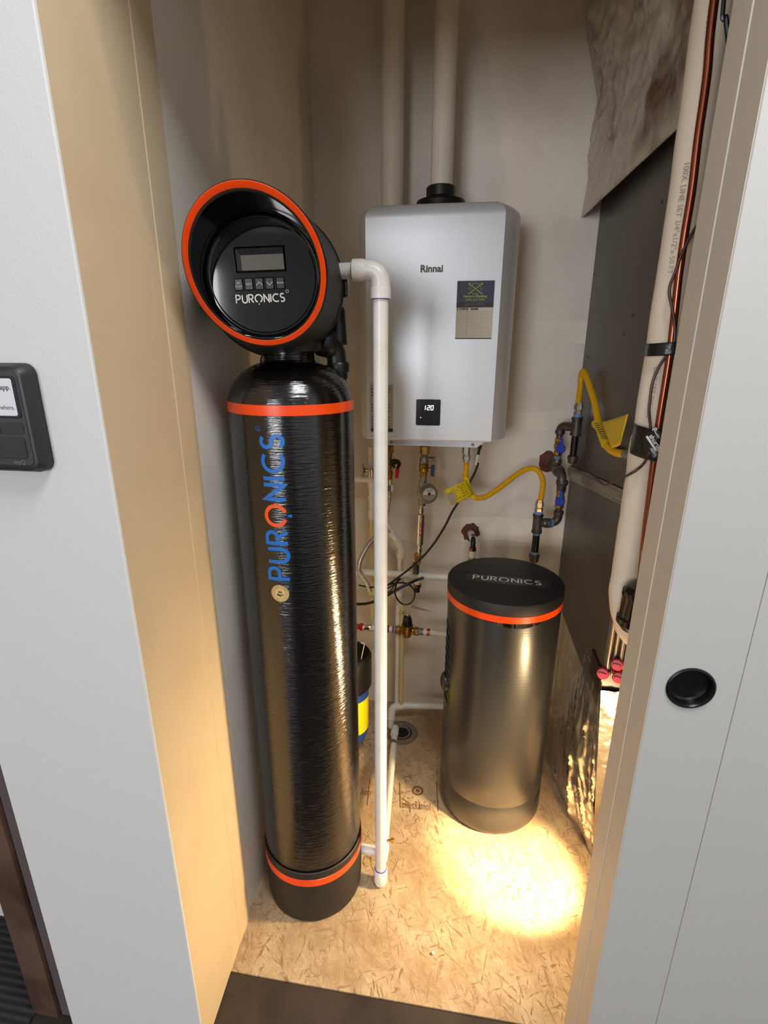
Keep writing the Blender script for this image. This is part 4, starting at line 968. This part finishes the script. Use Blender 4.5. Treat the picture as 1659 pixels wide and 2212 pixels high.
# floor drain
DC = V(-.178, 1.668, 0)
dr_ = thing('floor_drain', 'round grey floor drain ring on the strand board near the back wall', 'drain', DC)
bm = B(); lathe(bm, DC, [(.064, .0), (.064, .004), (.058, .007), (.044, .006), (.041, .003), (.041, .0005)], 48, cap=False); obj('flange', bm, M['drain'], dr_)
obj('throat', disc(B(), planefn(DC + V(0, 0, .0012), (1, 0, 0), (0, 1, 0)), 0, 0, .041, 40), M['dark_hole'], dr_, smooth=False, label='dark open throat')
bm = B(); lathe(bm, DC, [(.036, .001), (.036, .005), (.032, .006), (.029, .004), (.029, .001)], 40, cap=False); obj('inner_ring', bm, M['drain'], dr_)
bm = B()
for k in range(8):
    a = 2 * PI * k / 8 + .3; fit(bm, DC + V(.053 * math.cos(a), .053 * math.sin(a), .006), DC + V(.053 * math.cos(a), .053 * math.sin(a), .009), [(0, .004), (1, .0035)], 6)
obj('flange_screws', bm, M['steel'], dr_)
# pressure reducing valve
QY = 1.73; qx = P(880, 1365, QY).x; qz = P(880, 1362, QY).z
pv = thing('pressure_valve', 'brass pressure reducing valve with a black bell on the low horizontal pipe', 'valve', (qx, QY, qz))
def hx_(name, px0, px1, prof, mt, seg=18, label=None):
    a, b = P(px0, 1363, QY), P(px1, 1363, QY); a.z = b.z = qz
    a.z = qz + (a.x - qx) * -.0; b.z = qz
    return obj(name, fit(B(), a, b, prof, seg), mt, pv, label=label)
bd = B(); a, b = P(855, 1363, QY), P(905, 1363, QY); a.z = b.z = qz
fit(bd, a, b, [(0, .0125), (.03, .0165), (.18, .0165), (.22, .0135), (.35, .0150), (.5, .0165), (.65, .0150), (.78, .0135), (.82, .0165), (.97, .0165), (1, .0125)], 20)
lathe(bd, (qx, QY - .005), [(.004, qz - .026), (.012, qz - .023), (.0165, qz - .015), (.0185, qz), (.0205, qz + .018), (.0225, qz + .020), (.0225, qz + .027), (.019, qz + .028)], 28)
obj('valve_body', bd, M['brass'], pv)
obj('bell', lathe(B(), (qx, QY - .005), [(.019, qz + .027), (.0185, qz + .040), (.0145, qz + .060), (.0125, qz + .063), (.004, qz + .064)], 28), M['black_plastic'], pv, label='black plastic bell')
obj('adjusting_screw', lathe(B(), (qx, QY - .005), [(.0055, qz + .063), (.0055, qz + .070), (.0085, qz + .071), (.0085, qz + .076), (.003, qz + .078), (.003, qz + .086)], 6), M['chrome'], pv)
hx_('hex_union', 846, 856, [(0, .010), (.1, .0125), (.9, .0125), (1, .0135)], M['brass'], 6); hx_('hex_union', 904, 916, [(0, .0135), (.1, .0125), (.9, .0125), (1, .010)], M['brass'], 6)
hx_('tape_ring', 851, 855, [(0, .0135), (1, .0135)], M['blue_tape']); hx_('tape_ring', 904.5, 908, [(0, .0140), (1, .0140)], M['blue_tape'])
hx_('copper_ring', 835, 841, [(0, .0135), (1, .0135)], M['copper']); hx_('copper_ring', 922, 929, [(0, .0135), (1, .0135)], M['copper'])
hx_('inlet_pipe', 798, 848, [(0, .0115), (1, .0115)], M['pvc']); hx_('outlet_pipe', 914, 1000, [(0, .0115), (1, .0115)], M['pvc'])
hx_('crimp_fitting', 783, 804, [(0, .0115), (.1, .0135), (.3, .0135), (.35, .011), (.5, .011), (.55, .0135), (.9, .0135), (1, .011)], M['chrome'])
hx_('red_fitting', 768, 784, [(0, .010), (.6, .010), (.65, .0145), (1, .0145)], M['red'], label='red plastic fitting')
obj('wire_tag', (lambda bm: (patch(bm, lambda u, v: P(889 + 55 * u, 1309 + 15 * u + (7 * v - 2) * (1 - .8 * u) * math.sin(PI * min(1, .15 + u)), QY - .012 + .012 * math.sin(PI * u)), 14, 3), bm)[1])(B()), M['tagclear'], pv, label='thin dangling strip tag')
# black cables
cbm = B()
cb_t = thing('power_cable', 'thin black cable from the heater crossing diagonally to the coil near the drop pipe', 'cable', P(1036, 965, 1.66))
cpts = [(1033, 1000), (1028, 1016), (1017, 1038), (1004, 1062), (990, 1085), (976, 1107), (962, 1135), (945, 1163), (928, 1186), (912, 1204), (895, 1220), (878, 1234), (862, 1246), (846, 1258), (832, 1268)]
obj('cord', tube(cbm, smoothpath([P(x, y, 1.66) for x, y in cpts]), .0038, 10), M['cable'], cb_t)
obj('plug', fit(B(), P(1037, 962, 1.66), P(1033, 982, 1.66), [(0, .0065), (.3, .0065), (.4, .0045), (1, .0045)], 12), M['cable'], cb_t)
obj('white_jacket', fit(B(), P(1033, 981, 1.66), P(1028, 1004, 1.66), [(0, .0036), (1, .0036)], 10), M['pvc'], cb_t)
lp2 = B()
loop = [(775, 1264), (795, 1268), (815, 1268), (835, 1264), (852, 1260), (868, 1259), (882, 1262), (893, 1272), (896, 1286), (890, 1300), (878, 1306), (865, 1302), (856, 1290), (853, 1277), (856, 1262), (862, 1248)]
tube(lp2, smoothpath([P(x, y, 1.70 - .002 * i) for i, (x, y) in enumerate(loop)]), .0030, 10)
tube(lp2, smoothpath([P(830, 1276, 1.69), P(842, 1268, 1.69), P(852, 1262, 1.685), P(860, 1254, 1.69)]), .0030, 8)
tube(lp2, smoothpath([P(830, 1280, 1.685), P(843, 1277, 1.68), P(853, 1262, 1.68), P(866, 1250, 1.69)]), .0026, 8)
obj('coil', lp2, M['cable'], cb_t)
tag(obj('water_line', tube(B(), smoothpath([P(768, 1305, 1.62), P(790, 1304, 1.62), P(810, 1299, 1.62), P(832, 1289, 1.63), P(855, 1275, 1.64), P(880, 1262, 1.66), P(900, 1253, 1.68), P(915, 1248, 1.69)]), .0050, 12), M['cable'], base=P(768, 1305, 1.62)), 'thicker black tubing curving below the horizontal white pipe', 'tube')

# filter canister behind the softener
FCX, FCY = at(752, 1450, 1.53).x, 1.53
ct = thing('filter_canister', 'black capped filter canister with blue and yellow label behind the softener tank', 'filter', (FCX, FCY, .14))
zF = lambda py: at(795, py, FCY).z
RX = at(802, 1430, FCY).x - FCX
bm = B(); lathe(bm, (FCX, FCY), [(RX * .9, zF(1412)), (RX, zF(1418)), (RX * .99, zF(1478)), (RX * .86, zF(1486))], 40, cap=False); lathe(bm, (FCX, FCY), [(RX * .9, zF(1412)), (RX * .8, zF(1430)), (.001, zF(1430))], 40, cap=False)
obj('cap', bm, M['black_plastic'], ct)
obj('housing', lathe(B(), (FCX, FCY), [(RX * .86, zF(1482)), (RX * .83, zF(1575)), (RX * .7, zF(1592)), (.01, zF(1600))], 40), M['blue_label'], ct, label='blue housing')
bm = B(); lathe(bm, (FCX, FCY), [(RX * .868, zF(1500)), (RX * .848, zF(1568))], 40, cap=False); obj('label', bm, M['yellow_label'], ct, label='bright yellow label')
bm = B(); p0, p1 = at(779, 1389, 1.50), at(787, 1392, 1.50); loft(bm, [[p + V(dx, dy, 0) for dx, dy in ((-.001, 0), (.001, 0), (.001, .006), (-.001, .006))] for p in (p0, p1, at(780, 1425, 1.50))]); obj('bracket', bm, M['pvc'], ct)

# ------------------------------------------------------------------ right side: air handler with foil plenums
CXF = .385
ah = thing('air_handler', 'dark grey metal air handler cabinet on the right with foil wrapped plenums', 'air handler', (.65, 1.5, 0))
cbz0, cbz1 = .55, 1.90
obj('cabinet', box(B(), (CXF, 1.20, cbz0), (.93, YB - .003, cbz1), .002, 1), M['cabinet'], ah, label='dark grey sheet metal cabinet')
bm = B()
for px, py in ((1430, 436), (1366, 682), (1285, 592), (1348, 722), (1268, 952), (1345, 968), (1270, 770)):
    q = atx(px, py, CXF); cyl(bm, q + V(.001, 0, 0), q - V(.0015, 0, 0), .0035, 8)
obj('screws', bm, M['iron'], ah)
# galvanised rail on the cabinet
a0, a1, b0, b1 = atx(1229, 1004, CXF - .004), atx(1231, 1036, CXF - .004), atx(1380, 1073, CXF - .004), atx(1380, 1108, CXF - .004)
bm = B(); patch(bm, lambda u, v: a0.lerp(b0, u).lerp(a1.lerp(b1, u), v) + V(-.004 * (abs(v - .5) < .3), 0, 0), 12, 8); o = obj('rail', bm, M['strap'], ah, smooth=False, label='galvanised rail across the cabinet'); solid(o, .0015)
bm = B()
for k in range(9):
    t = .62 + .035 * k + random.uniform(-.01, .01); q = a0.lerp(b0, t).lerp(a1.lerp(b1, t), random.uniform(.35, .75)) + V(-.005, 0, 0); fit(bm, q, q - V(.003, 0, 0), [(0, .0028), (1, .0015)], 8)
obj('rivets', bm, M['steel'], ah)
# upper foil plenum: flares outwards over the cabinet
def crinkle(p, s1, a1, s2, a2, seed):
    return a1 * noise.noise(V(p.x * s1, p.y * s1, p.z * s1 * .6) + V(seed, 0, 0)) + a2 * noise.turbulence(V(p.x * s2, p.y * s2, p.z * s2) + V(0, seed, 0), 3, True)
U0 = at(1255, 470, YB - .004)     # lower back corner
U1 = V(.366, 1.02, U0.z)          # lower front corner
def upf(u, v):
    z = U0.z + (2.74 - U0.z) * v
    kk = at(1268, 80, YB - .004).x
    zs_ = [(U0.z, U0.x), (2.0, .346), (2.13, .342), (2.28, .297), (2.75, .30)]; xb = zs_[-1][1]
    for (za, xa), (zb_, xc) in zip(zs_, zs_[1:]):
        if za <= z <= zb_: xb = xa + (xc - xa) * (z - za) / (zb_ - za); break
    p = V(xb + (U1.x - U0.x) * u - .04 * v * u, YB - .004 + (U1.y - (YB - .004)) * u, z)
    e = min(1, v * 8) * min(1, u * 14)
    fold = .012 * abs(math.sin((u * 1.3 + v * 1.1) * 6.5)) ** 3
    return p + V(-e * (crinkle(p, 9, .020, 24, .014, 3.3) + fold), 0, .0)
o = obj('upper_plenum', patch(B(), upf, 110, 120), M['foil2'], ah, label='dull crumpled foil wrap flaring above the cabinet', ang=60); solid(o, .004, 1)
obj('plenum_core', box(B(), (.42, 1.05, U0.z + .03), (.93, YB - .01, 2.74)), M['cabinet'], ah, smooth=False)
# lower foil: side skirt falling to the floor and a boxed front
def lowside(u, v):               # u back->front, v floor->top
    fb = V(.325, YB - .02, .0).lerp(V(.445, 1.235, .0), u); 
    tb2 = V(.390, YB - .01, .548).lerp(V(.383, 1.186, .640), u)
    p = fb.lerp(tb2, v)
    e = min(1, (1 - v) * 8 + .05) * min(1, v * 14 + .1)
    lean = v * 1.1 + .35 * math.sin(v * 3)
    n1 = noise.noise(V(u * 5.5 + lean, v * 1.1, 1.7)); r1 = (1 - min(1, abs(n1) * 3.2)) ** 2
    n2 = noise.noise(V(u * 15 + lean * 3, v * 3.0, 4.2)); r2 = (1 - min(1, abs(n2) * 3)) ** 2
    k = .25 + .75 * min(1, max(0, (u - .25) * 2.2)) * min(1, (1 - v) * 1.6 + .15)
    d = e * (.020 * noise.noise(V(u * 2.2, v * 1.6, 9)) + k * (.013 * r1 + .006 * r2 + .003 * noise.noise(p * 45)))
    return p + V(-d, -d * .5, 0)
o = obj('lower_plenum', patch(B(), lowside, 120, 130), M['foil'], ah, label='bright crinkled foil skirt falling to the floor', ang=60)
def lowfront(u, v):
    p = V(.445, 1.232, 0).lerp(V(.383, 1.184, .618), v).lerp(V(.80, 1.232, 0).lerp(V(.80, 1.184, .618), v), u)
    e = min(1, u * 20)
    return p + V(0, -e * crinkle(p, 12, .010, 40, .006, 5.5), 0)
obj('front_foil', patch(B(), lowfront, 70, 120), M['foil'], ah, label='bright foil front panel', ang=60)
obj('coil_tray', box(B(), (.381, 1.194, .595), (.80, 1.30, .668), .002, 1), M['cable'], ah, label='black drain pan edge')
for px, py, y in ((1302, 1455, 1.184), (1333, 1436, 1.180), (1336, 1464, 1.172)):
    q = at(px, py, y); dn = V(-.35, -.85, .30).normalized()
    bm = B(); fit(bm, q - dn * .012, q + dn * .004, [(0, .0145), (.8, .0150), (1, .0125)], 18); 
    k = obj('red_plug', bm, M['red'], ah)
    bm = B(); x_, y_ = frame(dn); loft(bm, [[q + dn * o_ + x_ * (sx_ * .010 * w) + y_ * (sy_ * .0035 * w) for sx_, sy_ in ((-1, -1), (1, -1), (1, 1), (-1, 1))] for o_, w in ((.003, 1), (.009, .8))]); obj('plug_grip', bm, M['red'], k, smooth=False)
# clear ribbed corner sleeve between insulation and plugs
bm = B()
for k in range(5):
    x = .392 + k * .014; cyl(bm, (x, 1.196, .66), (x, 1.196, 1.8), .005, 10)
obj('front_ribs', bm, M['strap'], ah, label='ribbed metal front edge')

# refrigerant line set
IX, IY = .3235, .955
ls = thing('suction_line', 'wide white insulated refrigerant line running down beside the right jamb', 'insulated pipe', (IX, IY, .9))
ip = [V(IX - .004, IY, 2.6), V(IX - .004, IY, 1.95), V(IX, IY, 1.70), V(IX, IY, 1.45), V(IX, IY, 1.2), V(IX, IY, 1.08), V(IX + .002, IY, 1.0), V(IX + .014, IY + .003, .95), V(IX + .034, IY + .01, .912), V(IX + .07, IY + .02, .885), V(IX + .12, IY + .03, .865)]
P_, L_ = resample(smoothpath(ip, 8), .008)
bm = B(); tube(bm, P_, .0265, 28, rf=lambda t: .0262 + .0015 * noise.noise(V(t * 24, 0, 0)) + (.002 if t > .72 else 0))
for v in bm.verts:
    if v.co.z < 1.3: v.co += V(1, 0, 0) * .0022 * noise.noise(v.co * 28)
ins = obj('insulation', bm, M['insul'], ls, label='ribbed white foam insulation')
def ipf(zst, size, txt, th):
    return text(txt, size, lambda a, b: V(IX + .0285 * math.sin((b - .002) / .0285 + th), IY - .0285 * math.cos((b - .002) / .0285 + th), zst - a))
obj('print', ipf(1.71, .011, '100X. LINE SET 3/4"x1/2"x 50 FT', -.62), mat('faint_ink', (160, 148, 134), .7), ins, smooth=False)
obj('print', ipf(1.99, .011, '3/4"x1/2" x 50 FT LINE SET', -.62), bpy.data.materials['faint_ink'], ins, smooth=False)
obj('print', ipf(1.42, .011, 'LINE SET 3/4"x1/2', -.55), bpy.data.materials['faint_ink'], ins, smooth=False)
CXp, CYp = .330, .918
lq = thing('liquid_line', 'bare copper refrigerant line in front of the white insulation', 'pipe', (CXp, CYp, 1.0))
cpp = [at(1543, 0, .925) + V(-.012, 0, .75), at(1543, 0, .925) + V(-.008, 0, .3)] + [at(x_, y_, .925) for x_, y_ in ( (1543, 0), (1527, 163), (1508, 298), (1495, 408), (1480, 500), (1467, 590), (1459, 660), (1446, 772), (1421, 930), (1406, 1050), (1394, 1150), (1386, 1230), (1380, 1300))]
obj('pipe', tube(B(), smoothpath(cpp, 8), .0058, 18), M['copper'], lq)
obj('solder_joint', tube(B(), [at(1391, 1185, .925), at(1389, 1215, .925)], .0068, 16), M['brass'], lq)
tw_ = B(); wpt = [(1528, 455), (1505, 488), (1486, 520), (1470, 555), (1458, 590), (1448, 615), (1446, 635), (1452, 665), (1457, 700), (1456, 735), (1444, 762), (1425, 790), (1410, 825), (1404, 865), (1402, 890), (1405, 925), (1402, 945)]
tube(tw_, smoothpath([at(x, y, .911) for x, y in [(1575, 400), (1550, 430)] + wpt]), .0023, 8)
tube(tw_, smoothpath([at(1402, 978, .895), at(1392, 1000, .918), at(1376, 1015, .918), at(1361, 1024, .925), at(1347, 1031, .98), at(1328, 1040, 1.10), at(1305, 1047, 1.26), at(1290, 1035, 1.38), at(1270, 1022, 1.5), at(1245, 1015, 1.6)]), .0024, 8)
tag(obj('thermostat_wire', tw_, M['brown_wire'], base=at(1528, 455, .905)), 'thin brown wire looping along the copper line', 'wire')
tw_ = B(); tube(tw_, smoothpath([at(1565, -20, .93) + V(-.02, 0, .7), at(1565, -20, .93) + V(-.01, 0, .3), at(1565, -20, .93), at(1568, 40, .93), at(1575, 100, .93), at(1582, 200, .93)]), .0035, 8); tag(obj('control_cable', tw_, M['cable'], base=at(1565, -20, .93)), 'black cable at the top beside the copper line', 'cable')
def wrap(z0, z1, rx_, ry_, cx_, cy_, amp=.001, dz=0.0, seg=40):
    bm = B(); rings = []
    for k in range(9):
        z = z0 + (z1 - z0) * k / 8
        rings.append([V(cx_ + (rx_ + amp * noise.noise(V(math.cos(a) * 3, math.sin(a) * 3, z * 60))) * math.cos(a), cy_ + (ry_ + amp * noise.noise(V(math.cos(a) * 3, 5 + math.sin(a) * 3, z * 60))) * math.sin(a), z + dz * math.cos(a)) for a in [2 * PI * q / seg for q in range(seg)]])
    loft(bm, rings, cap=False); return bm
zz_ = lambda py: at(1425, py, .92).z
o = obj('black_tape', wrap(zz_(766), zz_(738), .0325, .0365, IX + .0035, .942, .0005, .003), M['elec_tape'], base=(IX, .942, zz_(750))); tag(o, 'narrow black tape band binding the copper line to the white insulation', 'tape'); solid(o, .0006, 1)
o = obj('black_tape', wrap(zz_(990) - .004, zz_(930), .0365, .0425, IX + .0070, .938, .0035, -.007), M['elec_tape'], base=(IX, .94, zz_(960))); tag(o, 'wide crumpled black printed tape wrap below the narrow band', 'tape'); solid(o, .0006, 1)
to = o
TF = lambda a, b: V(IX - .020 + a * .60 + b * .66, .8925 + .25 * max(0, .014 - (a * .60 + b * .66)), zz_(938) - a * .80 + b * .62)
obj('tape_print', text('shurtape', .0105, lambda a, b: TF(.0 + a, b), bold=.0003), M['white_print'], to, smooth=False)
obj('tape_print', text('PC', .0105, lambda a, b: TF(.016 + a, b + .014), bold=.0003), M['white_print'], to, smooth=False)
obj('tape_print', text('P', .0105, lambda a, b: TF(-.006 + a, b + .010), bold=.0003), M['white_print'], to, smooth=False)
bm = B(); ribbon(bm, [(-.002, -.003), (.026, -.003)], .0035, TF); ribbon(bm, [(-.002, .012), (.012, .012)], .0015, TF); obj('tape_print', bm, M['white_print'], to, smooth=False)
# black filter drier canister
fdy = .893; fdx = at(1340, 1310, fdy).x + .033
zd = lambda py: at(1370, py, fdy).z
fd = thing('filter_drier', 'glossy black cylinder with a small white sticker in the bend of the insulation', 'canister', (fdx, fdy, zd(1350)))
ra = fdx - at(1340, 1310, fdy).x
obj('body', lathe(B(), (fdx, fdy), [(.01, zd(1262)), (ra * .75, zd(1266)), (ra * .98, zd(1276)), (ra, zd(1286)), (ra * .97, zd(1288)), (ra * .97, zd(1330)), (ra * 1.08, zd(1334)), (ra * 1.08, zd(1345)), (ra * .8, zd(1358)), (.01, zd(1360))], 64), mat('drier_black', (10, 9, 9), .22), fd)
def fdf(a, b, r=ra * .985): return V(fdx + r * math.sin(a / r - .30), fdy - r * math.cos(a / r - .30), b)
bm = B(); patch(bm, lambda u, v: fdf(.018 * u, zd(1306) - .026 * v), 8, 1); obj('sticker', bm, M['paper'], fd)
# yellow energy label glimpsed beside the line set
tag(obj('energy_label', box(B(), (.383, .985, 1.56), (.3845, 1.10, 1.80)), M['yellow_label'], base=(.383, 1.04, 1.56), smooth=False), 'yellow printed label glimpsed between the line set and the right jamb', 'label')
obj('side_panel', box(B(), (.3855, .90, 1.2), (.388, 1.195, 1.95)), M['wood_dark'], ah, smooth=False)

# ------------------------------------------------------------------ wall keypad
KY = FY
kp = thing('wall_keypad', 'black garage door wall keypad with a white app sticker at the left edge', 'keypad', (-.62, KY, 1.29))
kx0, kx1, kz0, kz1 = -.690, -.5715, 1.281, 1.429
kc = ((kx0 + kx1) / 2, (kz0 + kz1) / 2)
def kl(w, h, r, y): return [V(kc[0] + a, y, kc[1] + b) for a, b in rr(w, h, r, 8)]
w_, h_ = kx1 - kx0, kz1 - kz0
bm = B(); loft(bm, [kl(w_, h_, .016, KY), kl(w_, h_, .016, KY - .012), kl(w_ - .012, h_ - .008, .014, KY - .022), kl(w_ - .020, h_ - .016, .011, KY - .0235)])
obj('shell', bm, M['keypad'], kp)
fx1 = kx1 - .0095
def kpl(x0, z0, x1, z1, r, y0, y1, name, mt, label=None, par=None):
    bm = B(); cx_, cz_ = (x0 + x1) / 2, (z0 + z1) / 2
    loft(bm, [[V(cx_ + a, y, cz_ + b) for a, b in rr(x1 - x0 - i, z1 - z0 - i, r, 6)] for y, i in ((y0, 0), (y1, 0), (y1 - .0004, .0008))]); return obj(name, bm, mt, par or kp, label=label)
kpl(kx0 + .016, kz0 + .012, fx1, kz1 - .010, .008, KY - .022, KY - .0245, 'face_plate', M['keypad_mid'])
kpl(kx0 + .02, kz0 + .077, fx1 - .003, kz1 - .016, .005, KY - .024, KY - .0252, 'screen', M['gloss_black'])
kpl(kx0 + .022, kz0 + .080, fx1 - .0085, kz1 - .019, .003, KY - .0250, KY - .0258, 'app_sticker', M['sticker'], 'white rectangular sticker')
kpl(kx0 + .024, kz0 + .0555, -.622, kz0 + .071, .002, KY - .024, KY - .0256, 'key', M['keypad_btn']); kpl(-.6205, kz0 + .0555, fx1 - .005, kz0 + .071, .002, KY - .024, KY - .0256, 'key', M['keypad_btn'])
kpl(kx0 + .022, kz0 + .022, fx1 - .007, kz0 + .051, .004, KY - .024, KY - .0262, 'push_bar', M['keypad_btn'], 'large push bar')
KF = planefn((0, KY - .0266, 0), (1, 0, 0), (0, 0, 1))
xs = fx1 - .0105
st = [o for o in kp.children if o.name.startswith('app_sticker')][0]
obj('sticker_print', text('the app.', .0100, lambda a, b: KF(xs + a, kz1 - .0335 + b), 'RIGHT'), M['ink'], st, smooth=False)
obj('sticker_print', text('from anywhere.', .0088, lambda a, b: KF(xs + a, kz0 + .0885 + b), 'RIGHT', sx=.9), M['grey_print'], st, smooth=False)
obj('sticker_print', quad(B(), KF, -.655, kz0 + .098, xs - .026, kz0 + .109), mat('maroon_ink', (56, 16, 26), .5), st, smooth=False)
obj('brand_print', text('myQ', .0088, lambda a, b: V(fx1 - .031 + a, KY - .0252, kz0 + .0135 + b), bold=.0001), M['grey_print'], kp, smooth=False)
